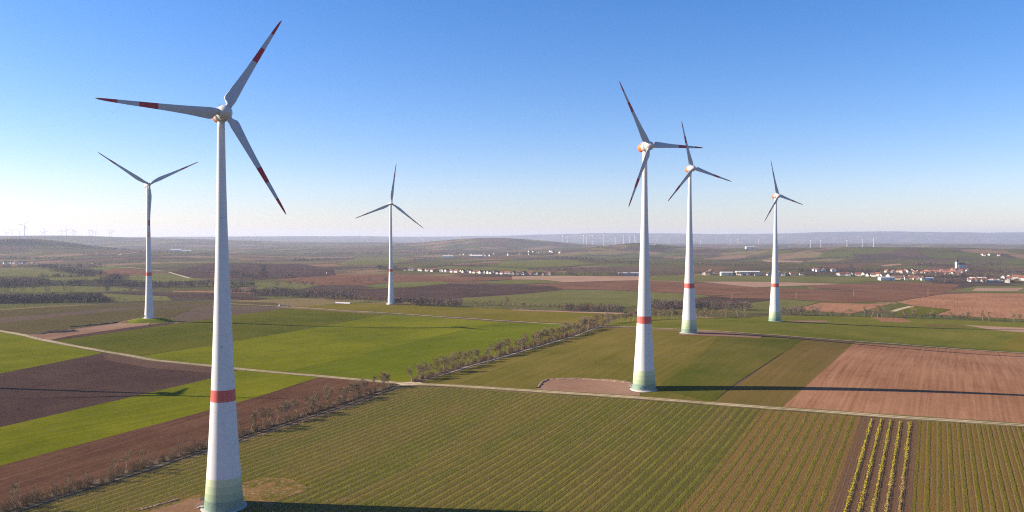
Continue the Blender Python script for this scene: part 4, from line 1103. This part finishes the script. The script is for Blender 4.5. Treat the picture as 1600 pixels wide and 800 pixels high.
woods("tree_belt", [
    ([(-60, 448), (30, 447), (60, 447)], 110, 10, 12, 18), ([(60, 447), (180, 445), (200, 446)], 30, 8, 10, 15), ([(165, 440), (192, 440)], 90, 9, 12, 18),
    ([(195, 447), (260, 449), (330, 447), (400, 447)], 30, 8, 9, 14), ([(60, 433), (130, 433.5), (160, 433)], 16, 9, 7, 10), ([(0, 418), (60, 418), (110, 420), (160, 417)], 40, 12, 10, 16),
    ([(95, 424), (120, 427), (150, 430)], 60, 11, 10, 15), ([(270, 424), (330, 422), (402, 436), (450, 434), (505, 432)], 14, 11, 7, 12), ([(0, 457), (110, 457), (220, 456)], 14, 14, 8, 13),
    ([(345, 458), (400, 458), (460, 459)], 40, 9, 9, 14), ([(400, 461), (440, 463), (490, 465), (550, 469)], 46, 8, 9, 13), ([(450, 446), (510, 445), (522, 446)], 12, 15, 9, 15),
    ([(548, 443), (570, 442), (592, 441), (625, 438)], 12, 14, 9, 14), ([(420, 447), (440, 448), (500, 447)], 10, 16, 8, 11),
    ([(620, 475), (660, 477), (720, 480)], 30, 6, 7, 11), ([(880, 486), (975, 488)], 26, 6, 8, 11), ([(1020, 481), (1100, 482), (1170, 485)], 50, 7, 9, 13), ([(1220, 491), (1285, 493)], 26, 7, 8, 11),
    ([(1290, 494), (1345, 494), (1400, 496), (1470, 497), (1600, 503), (X1, 512)], 14, 9, 4, 7),
    ([(800, 430), (860, 430), (940, 431), (990, 431)], 30, 10, 7, 11), ([(820, 423), (900, 423), (960, 424)], 20, 14, 8, 12)],
    "bare brown tree belts and hedge lines crossing the middle distance", "tree belt", 72)
woods("far_copse", [
    ([(1010, 415), (1100, 415), (1200, 416), (1260, 416)], 60, 15, 9, 14), ([(870, 404), (920, 408), (1000, 413)], 60, 16, 9, 15), ([(1432, 415), (1460, 413)], 40, 14, 9, 13),
    ([(1255, 408), (1278, 408)], 30, 14, 8, 12), ([(1305, 405), (1320, 405), (1350, 406)], 30, 15, 8, 12), ([(1402, 408), (1412, 408)], 30, 15, 9, 12), ([(1420, 399), (1440, 398), (1470, 399)], 40, 18, 8, 13),
    ([(1230, 424), (1300, 423), (1340, 424)], 60, 14, 8, 13), ([(1340, 424), (1420, 425), (1500, 424)], 70, 14, 8, 13), ([(1380, 432), (1440, 432), (1500, 432)], 90, 11, 8, 13), ([(1460, 441), (1530, 441), (1600, 442)], 30, 10, 7, 11),
    ([(1150, 430), (1200, 430), (1280, 431), (1330, 431)], 40, 12, 6, 10), ([(1520, 435), (1600, 432)], 90, 13, 8, 13), ([(1555, 424), (1600, 424)], 60, 14, 8, 13),
    ([(1500, 416), (1540, 415), (1560, 414)], 30, 14, 8, 13),
    ([(480, 398), (540, 397), (620, 396)], 80, 22, 10, 15), ([(620, 396), (700, 397), (780, 398), (860, 399)], 160, 22, 10, 16), ([(460, 407), (500, 408), (540, 407)], 50, 16, 9, 14),
    ([(640, 408), (650, 408)], 40, 14, 10, 15), ([(700, 416), (715, 416.5), (760, 417)], 20, 14, 9, 13), ([(585, 420), (600, 421), (640, 424)], 30, 11, 9, 14), ([(660, 424), (760, 427), (860, 430)], 30, 13, 6, 10),
    ([(-60, 381), (0, 381), (60, 380)], 200, 15, 9, 15), ([(60, 380), (110, 385), (160, 389), (200, 391)], 110, 18, 9, 14), ([(120, 398), (180, 398)], 60, 22, 9, 14), ([(200, 394), (300, 396), (360, 397)], 50, 24, 9, 14),
    ([(930, 387), (950, 388), (960, 390)], 90, 22, 10, 15), ([(985, 382), (1000, 382.5), (1030, 388), (1050, 391)], 80, 22, 10, 15), ([(0, 404), (60, 406), (120, 407)], 60, 20, 9, 14)],
    "far copses and wooded patches on the hazy plain and round the villages", "copse", 73)
woods("conifer_clump", [([(586, 421), (598, 421)], 24, 8, 11, 15), ([(1328, 421), (1334, 421)], 26, 8, 12, 16), ([(660, 424), (675, 424.5)], 10, 10, 8, 12), ([(1505, 424), (1518, 424)], 24, 9, 9, 14), ([(1523, 436), (1530, 436)], 30, 9, 12, 17), ([(1545, 415.5), (1550, 415.5)], 30, 9, 10, 15)],
      "dark evergreen clumps standing at the villages' edges", "conifers", 74, M_EVER)

# ------------------------------------------------------------------ villages
WALLS = [plain("white_render", (.62, .60, .56), .8), plain("cream_render", (.62, .54, .42), .8), plain("ochre_render", (.50, .36, .22), .8), plain("grey_render", (.42, .40, .38), .8)]
ROOFS = [plain("red_clay_tiles", (.20, .07, .045), .8), plain("brown_tiles", (.15, .075, .055), .8), plain("dark_slate", (.06, .055, .062), .8), plain("orange_tiles", (.25, .105, .065), .8)]
M_WIN = plain("dark_window_glass", (.05, .06, .08), .3, .1, 1, .5)
def house_proto(w, l, e, rh, wm, rm, chim=True):
    root = empty("house", (0, 0, 0))
    b = MB(); hw, hl = w / 2, l / 2
    b.add([(-hw, -hl, -2), (hw, -hl, -2), (hw, hl, -2), (-hw, hl, -2), (-hw, -hl, e), (hw, -hl, e), (hw, hl, e), (-hw, hl, e), (0, -hl, e + rh), (0, hl, e + rh)],
          [(0, 1, 5, 8, 4), (2, 3, 7, 9, 6), (1, 2, 6, 5), (3, 0, 4, 7)])
    b.build("wall", wm, root)
    r = MB(); o = .5; s_ = rh / hw; t = .18
    for sx in (-1, 1):
        x1, z1 = sx * (hw + o), e - s_ * o
        vs = [(0, -hl - o, e + rh + .02), (x1, -hl - o, z1 + .02), (x1, hl + o, z1 + .02), (0, hl + o, e + rh + .02)]
        vs += [(x, y, z + t) for x, y, z in vs]
        fs = [(0, 1, 2, 3), (7, 6, 5, 4), (0, 4, 5, 1), (1, 5, 6, 2), (2, 6, 7, 3)]
        r.add(vs, fs if sx > 0 else [f[::-1] for f in fs])
    rf = r.build("roof", rm, root)
    if chim:
        c = MB(); c.box((hw * .35, hl * .4, e + rh * .75 + .6), (.8, .8, 2.0)); c.build("chimney", ROOFS[1], rf)
    return root
protos = []
for i, (w, l, e, rh, wm, rm) in enumerate([(9, 12, 5.5, 4, 0, 0), (8, 11, 4.5, 4, 0, 2), (9, 14, 5.5, 4.2, 1, 0), (8, 10, 5, 4, 1, 1), (10, 13, 5.5, 4.5, 0, 3), (10, 18, 5, 4.5, 2, 1), (8, 12, 4.8, 3.8, 3, 2), (9, 11, 5.6, 4.3, 0, 1)]):
    protos.append(house_proto(w, l, e, rh, WALLS[wm], ROOFS[rm]))
used = [False] * len(protos); HN = [0]
def put_house(i, x, y, rz, sc, lab, grp, dz=0):
    o = protos[i] if not used[i] else copy_tree(protos[i])
    used[i] = True
    o.location = (x, y, gz(x, y) + dz); o.rotation_euler = (0, 0, rz); o.scale = (sc, sc, sc)
    tag(o, lab, "house", grp); HN[0] += 1
def village(pxs, n, depth, kinds, lab, grp, seed, sc=(.75, 1.02)):
    rr = random.Random(seed); P = W2(pxs); Ls = [math.dist(a, b) for a, b in zip(P[:-1], P[1:])]; tot = sum(Ls); got = []
    tries = 0
    while len(got) < n and tries < n * 60:
        tries += 1
        t = rr.uniform(0, tot); k_ = 0
        while t > Ls[k_]: t -= Ls[k_]; k_ += 1
        a, b = P[k_], P[k_ + 1]; d = ((b[0] - a[0]) / Ls[k_], (b[1] - a[1]) / Ls[k_]); w = rr.uniform(-.5, .5) * depth
        x, y = a[0] + d[0] * t - d[1] * w, a[1] + d[1] * t + d[0] * w
        if any((x - u) ** 2 + (y - v) ** 2 < 15 ** 2 for u, v in got): continue
        got.append((x, y))
        put_house(rr.choice(kinds), x, y, math.atan2(d[1], d[0]) + rr.choice([0, math.pi / 2]) + rr.gauss(0, .12), rr.uniform(*sc), lab, grp)
A_ = "small house in the thin village strip right of the lone central turbine"
village([(632, 422.5), (700, 425)], 14, 24, [0, 3, 6, 7, 2], A_, "village strip in the centre", 101)
village([(700, 425), (760, 427.5), (860, 430)], 36, 26, [0, 0, 1, 7, 4, 3], A_, "village strip in the centre", 102)
B_ = "house or barn of the hamlet behind the three right turbines"
village([(1095, 429.5), (1112, 429.5)], 4, 30, [5, 1, 5], B_, "hamlet behind the right turbines", 103, (1.1, 1.6))
village([(1130, 430), (1200, 430), (1260, 430.5)], 18, 40, [5, 1, 6, 2], B_, "hamlet behind the right turbines", 104)
village([(1262, 424), (1310, 424)], 6, 40, [0, 2, 7], B_, "hamlet behind the right turbines", 114)
C1_ = "white or cream house in the left part of the right village"
village([(1308, 430), (1350, 431), (1400, 433)], 34, 46, [0, 0, 4, 2, 1], C1_, "left part of the right village", 105)
C2_ = "red roofed house in the old core of the right village"
village([(1395, 436), (1440, 437)], 14, 50, [4, 0, 3, 5], C2_, "old core of the right village", 106)
village([(1420, 428), (1460, 427), (1500, 428)], 58, 150, [4, 0, 4, 3, 0], C2_, "old core of the right village", 107)
village([(1485, 424), (1512, 424)], 8, 20, [0, 4], C2_, "old core of the right village", 117)
C3_ = "house in the lower right end of the right village"
village([(1513, 440), (1545, 440), (1575, 441)], 12, 36, [0, 2, 6, 4], C3_, "right end of the right village", 108)
village([(1565, 436), (1600, 437), (1680, 438)], 26, 80, [0, 4, 4, 0, 1], C3_, "right end of the right village", 109, (.8, 1.15))
D_ = "tiny hazy house of the distant town between the central turbines"
village([(690, 397), (760, 397), (850, 398)], 28, 520, [2, 4, 0, 3, 6], D_, "distant hazy town", 110, (1.0, 1.4))
village([(700, 385), (725, 385)], 6, 200, [0, 1], D_, "distant hazy town", 111, (1.2, 1.5))
E_ = "pale house of the hamlet at the left edge below the wooded hill"
village([(0, 411.5), (45, 412)], 12, 60, [0, 0, 6, 1], E_, "hamlet at the left edge", 112)
village([(1535, 399), (1570, 399.5)], 5, 60, [0, 4], "pale farm house on the far right ridge", "farm on the far right ridge", 113, (.8, 1.1))
print("houses", HN[0])
def hall(px, py, L, w, h, lab, wm=0, rz=0.0):
    p = un(px, py); root = empty("warehouse", p, rz)
    b = MB(); b.box((0, 0, h / 2 - 1), (L, w, h + 2)); b.build("wall", WALLS[wm], root)
    r = MB(); r.add([(-L / 2 - .4, -w / 2 - .4, h + .02), (L / 2 + .4, -w / 2 - .4, h + .02), (L / 2 + .4, 0, h + w * .12), (-L / 2 - .4, 0, h + w * .12), (-L / 2 - .4, w / 2 + .4, h + .02), (L / 2 + .4, w / 2 + .4, h + .02)],
                     [(0, 1, 2, 3), (3, 2, 5, 4), (0, 3, 4), (1, 5, 2)])
    r.build("roof", WALLS[3 if wm == 0 else 0], root)
    d = MB()
    d.box((L * .22, -w / 2, h * .3), (min(5, L * .1), .08, h * .55))
    d.build("door", M_WIN, root)
    tag(root, lab, "warehouse")
hall(1385, 438, 34, 14, 7, "long low white hall at the front left of the right village", 0, .05)
hall(1449, 438, 26, 12, 6, "short white hall at the front of the right village's centre")
hall(1135, 430.5, 30, 14, 8, "cream white hall of the hamlet behind the second right turbine", 1)
hall(1168, 429.5, 60, 18, 8, "very long bluish roofed hall between the second and third right turbines", 3)
hall(1528, 438.5, 34, 14, 7, "cream hall left of the right village's right end", 1)
hall(1550, 441, 30, 14, 5, "grey blue low hall near the right village's right end", 3)
hall(700, 402.5, 60, 40, 9, "white factory hall before the distant town, left one of two")
hall(744, 402, 70, 40, 9, "cream factory hall before the distant town, right one of two", 1)
hall(276, 392.5, 80, 40, 11, "large white industrial building far left behind the slim turbine")
hall(292, 393, 70, 30, 7, "lower white industrial hall far left next to the taller one")
hall(1019, 383.5, 52, 20, 6, "very long white hall on the horizon right of the big right turbine's tower")
hall(1172, 389, 60, 30, 14, "small white hall far away between the right turbines")
hall(984, 430, 60, 14, 6, "low white building left of the big right turbine's tower")
# church on the slope
p = un(1499, 418.5)
ch = empty("church", p, .15)
b = MB(); b.box((6, 0, 3), (24, 11, 14)); b.build("nave", WALLS[0], ch)
r = MB(); r.add([(-6.3, -6, 10), (18.3, -6, 10), (18.3, 0, 16.5), (-6.3, 0, 16.5), (-6.3, 6, 10), (18.3, 6, 10)], [(0, 1, 2, 3), (3, 2, 5, 4), (0, 3, 4), (1, 5, 2)]); r.build("nave_roof", ROOFS[1], ch)
t = MB(); t.box((-9, 0, 8), (7, 7, 22)); tw = t.build("tower", WALLS[0], ch)
s_ = MB(); s_.add([(-13, -4, 19.02), (-5, -4, 19.02), (-5, 4, 19.02), (-13, 4, 19.02), (-9, 0, 33)], [(0, 1, 4), (1, 2, 4), (2, 3, 4), (3, 0, 4), (3, 2, 1, 0)]); s_.build("spire", ROOFS[2], tw)
for i in range(4):
    w_ = MB(); w_.box((-2 + i * 5.5, -5.5, 5), (1.6, .1, 4)); w_.build("window", M_WIN, ch)
tag(ch, "white church with a spire on the slope above the right village", "church")

# ------------------------------------------------------------------ distant wind turbines
FB = blade_mesh("blade", 45, 1.5, [(0, 2.4), (.2, 3.6), (.6, 2.2), (1, .8)], [], 2.4, 5, 4)
M_FAR = plain("far_turbine_white", (.72, .72, .72), .6)
FB.materials.clear(); FB.materials.append(M_FAR); FB.polygons.foreach_set("material_index", [0] * len(FB.polygons))
def far_proto():
    root = empty("distant_wind_turbine", (0, 0, 0))
    t = MB(); t.tube((0, 0, -5), (0, 0, 100), 2.3, 1.2, 10); t.build("tower", M_FAR, root)
    n = MB(); n.box((0, 2, 100), (3.6, 10, 3.6)); n.tube((0, -3, 100), (0, -5.2, 100), 1.9, .8, 8, caps=True); n.build("nacelle", M_FAR, root)
    for i in range(3):
        b = link(bpy.data.objects.new("blade", FB), root); b.matrix_local = Matrix.Translation((0, -4, 100)) @ Matrix.Rotation(i * 2 * math.pi / 3, 4, 'Y')
    return root
fp = far_proto(); first = [True]
rr = random.Random(77)
def far_t(px, Z, hub_px, lab, grp):
    x, y = pz(px, Z), Z
    o = fp if first[0] else copy_tree(fp); first[0] = False
    z = gz(x, y)
    # height chosen so the hub stands where the photo shows it; all come out between 70 and 150 m
    hz = CAMZ + (373 - hub_px) / F * Z - z
    sc = max(.7, min(1.5, hz / 100))
    o.location = (x, y, z); o.scale = (sc,) * 3; o.rotation_euler = (0, 0, R(30 + rr.uniform(-6, 6)))
    ph = rr.uniform(0, 2.09)
    for k_, b in enumerate([c for c in o.children if c.name.startswith("blade")]):
        b.matrix_local = Matrix.Translation((0, -4, 100)) @ Matrix.Rotation(ph + k_ * 2 * math.pi / 3, 4, 'Y')
    tag(o, lab, "wind turbine", grp)
far_t(38.5, 5000, 352, "grey wind turbine on the wooded hill at the left edge", None)
for px, hy in [(10, 363), (19, 361), (31.5, 362), (66, 364), (70, 361), (96, 360), (104, 359), (114, 361), (117, 360), (140, 361), (144.5, 360), (150, 362), (171, 361), (175, 362)]:
    far_t(px, 10500, hy, "pale tiny wind turbine of the hazy group on the left horizon", "hazy turbines on the left horizon")
for px, hy, Z in [(879, 368, 11500), (886.5, 369, 9000), (911.5, 368, 9000), (916.5, 370, 10500), (925.5, 368, 10500), (943.5, 368, 9000), (962, 372, 12500), (974.5, 369, 9000), (983.5, 370, 10500), (991.5, 369, 10500), (993.8, 371, 11500)]:
    far_t(px, Z, hy, "tiny wind turbine of the group on the plain left of the big right turbine", "far turbines left of the big right turbine")
for px, hy, Z in [(1026.5, 374, 11000), (1045, 374, 11000), (1094.5, 373, 10500), (1119, 372.5, 10500), (1142, 375, 11500), (1152.5, 374, 11500), (1185, 373.5, 10500)]:
    far_t(px, Z, hy, "tiny wind turbine on the far plain between the three right turbines", "far turbines between the right turbines")
for px, hy, Z in [(1266.5, 383, 7000), (1282.5, 383, 7000), (1323.5, 380, 6200), (1347.5, 378, 5800), (1365, 377, 5600)]:
    far_t(px, Z, hy, "small pale wind turbine in the row behind the right ridge", "row of turbines behind the right ridge")

# pale poles in the brown fields
M_POLE = plain("pale_pole_wood", (.45, .38, .32), .8)
def pole():
    root = empty("utility_pole", (0, 0, 0))
    m = MB(); m.tube((0, 0, -.5), (0, 0, 11), .17, .12, 8, caps=True); m.build("pole", M_POLE, root)
    m = MB(); m.box((0, 0, 10.2), (2.4, .14, .14)); m.box((0, 0, 9.2), (1.8, .14, .14)); m.build("crossarm", M_POLE, root)
    m = MB()
    for x in (-1.1, 0, 1.1): m.tube((x, 0, 10.27), (x, 0, 10.6), .07, .05, 6, caps=True)
    m.build("insulator", WALLS[0], root)
    return root
pp0 = pole(); fst = True
for px, py, lab in [(1143.5, 469, "pale utility pole in the brown field between the second and third right turbines"), (1244, 467, "pale utility pole right of the third right turbine"), (1333.5, 463, "pale utility pole in the brown field below the white houses"), (1450, 462, "rightmost pale utility pole in the brown fields"), (1021, 470, "pale utility pole just right of the big right turbine's tower"), (631, 456, "pale utility pole right of the lone central turbine")]:
    o = pp0 if fst else copy_tree(pp0); fst = False
    o.location = un(px, py); o.rotation_euler = (0, 0, .5)
    tag(o, lab, "utility pole", "pale utility poles in the brown fields")
# silo-like marker on the left
for (px, py, lab) in [(510.5, 428, "small white tank in the purple field left of the lone central turbine")]:
    p = un(px, py); m = MB(); m.lathe([(-1, 1.5), (4.4, 1.5), (5, 1.2), (5.3, .1)], 16); o = m.build("storage_tank", WALLS[0]); o.location = p; tag(o, lab, "tank")

# ------------------------------------------------------------------ air
hz = bpy.data.materials.new("haze_air"); hz.use_nodes = True
t_ = hz.node_tree; t_.nodes.remove(t_.nodes["Principled BSDF"])
pv = t_.nodes.new("ShaderNodeVolumePrincipled")
pv.inputs["Color"].default_value = (.68, .77, 1.0, 1)
pv.inputs["Density"].default_value = 4.2e-5
pv.inputs["Anisotropy"].default_value = 0.2
t_.links.new(pv.outputs[0], t_.nodes["Material Output"].inputs["Volume"])
zmin = float(ZZ.min()) - 3.5
hb = MB(); hb.box((0, 14500, (zmin + 330) / 2), (50000, 31500, 330 - zmin))
h_ = hb.build("haze", hz); tag(h_, kind='stuff')

# short vapour trail high up, beyond the hazy air
ct = bpy.data.materials.new("vapour_trail"); ct.use_nodes = True
b_ = ct.node_tree.nodes["Principled BSDF"]; b_.inputs["Base Color"].default_value = (.8, .8, .8, 1); b_.inputs["Alpha"].default_value = .28; b_.inputs["Roughness"].default_value = 1
m = MB(); m.lathe([(-260, 1), (-200, 12), (0, 18), (150, 14), (250, 1)], 10)
o = m.build("contrail", ct, None, True); D_ = 41000
o.location = ((180 - 800) / F * D_, D_, CAMZ + (373 - 176) / F * D_); o.rotation_euler = (0, R(62), 0)
tag(o, "short faint white vapour trail in the blue sky below the long left blade", "contrail")
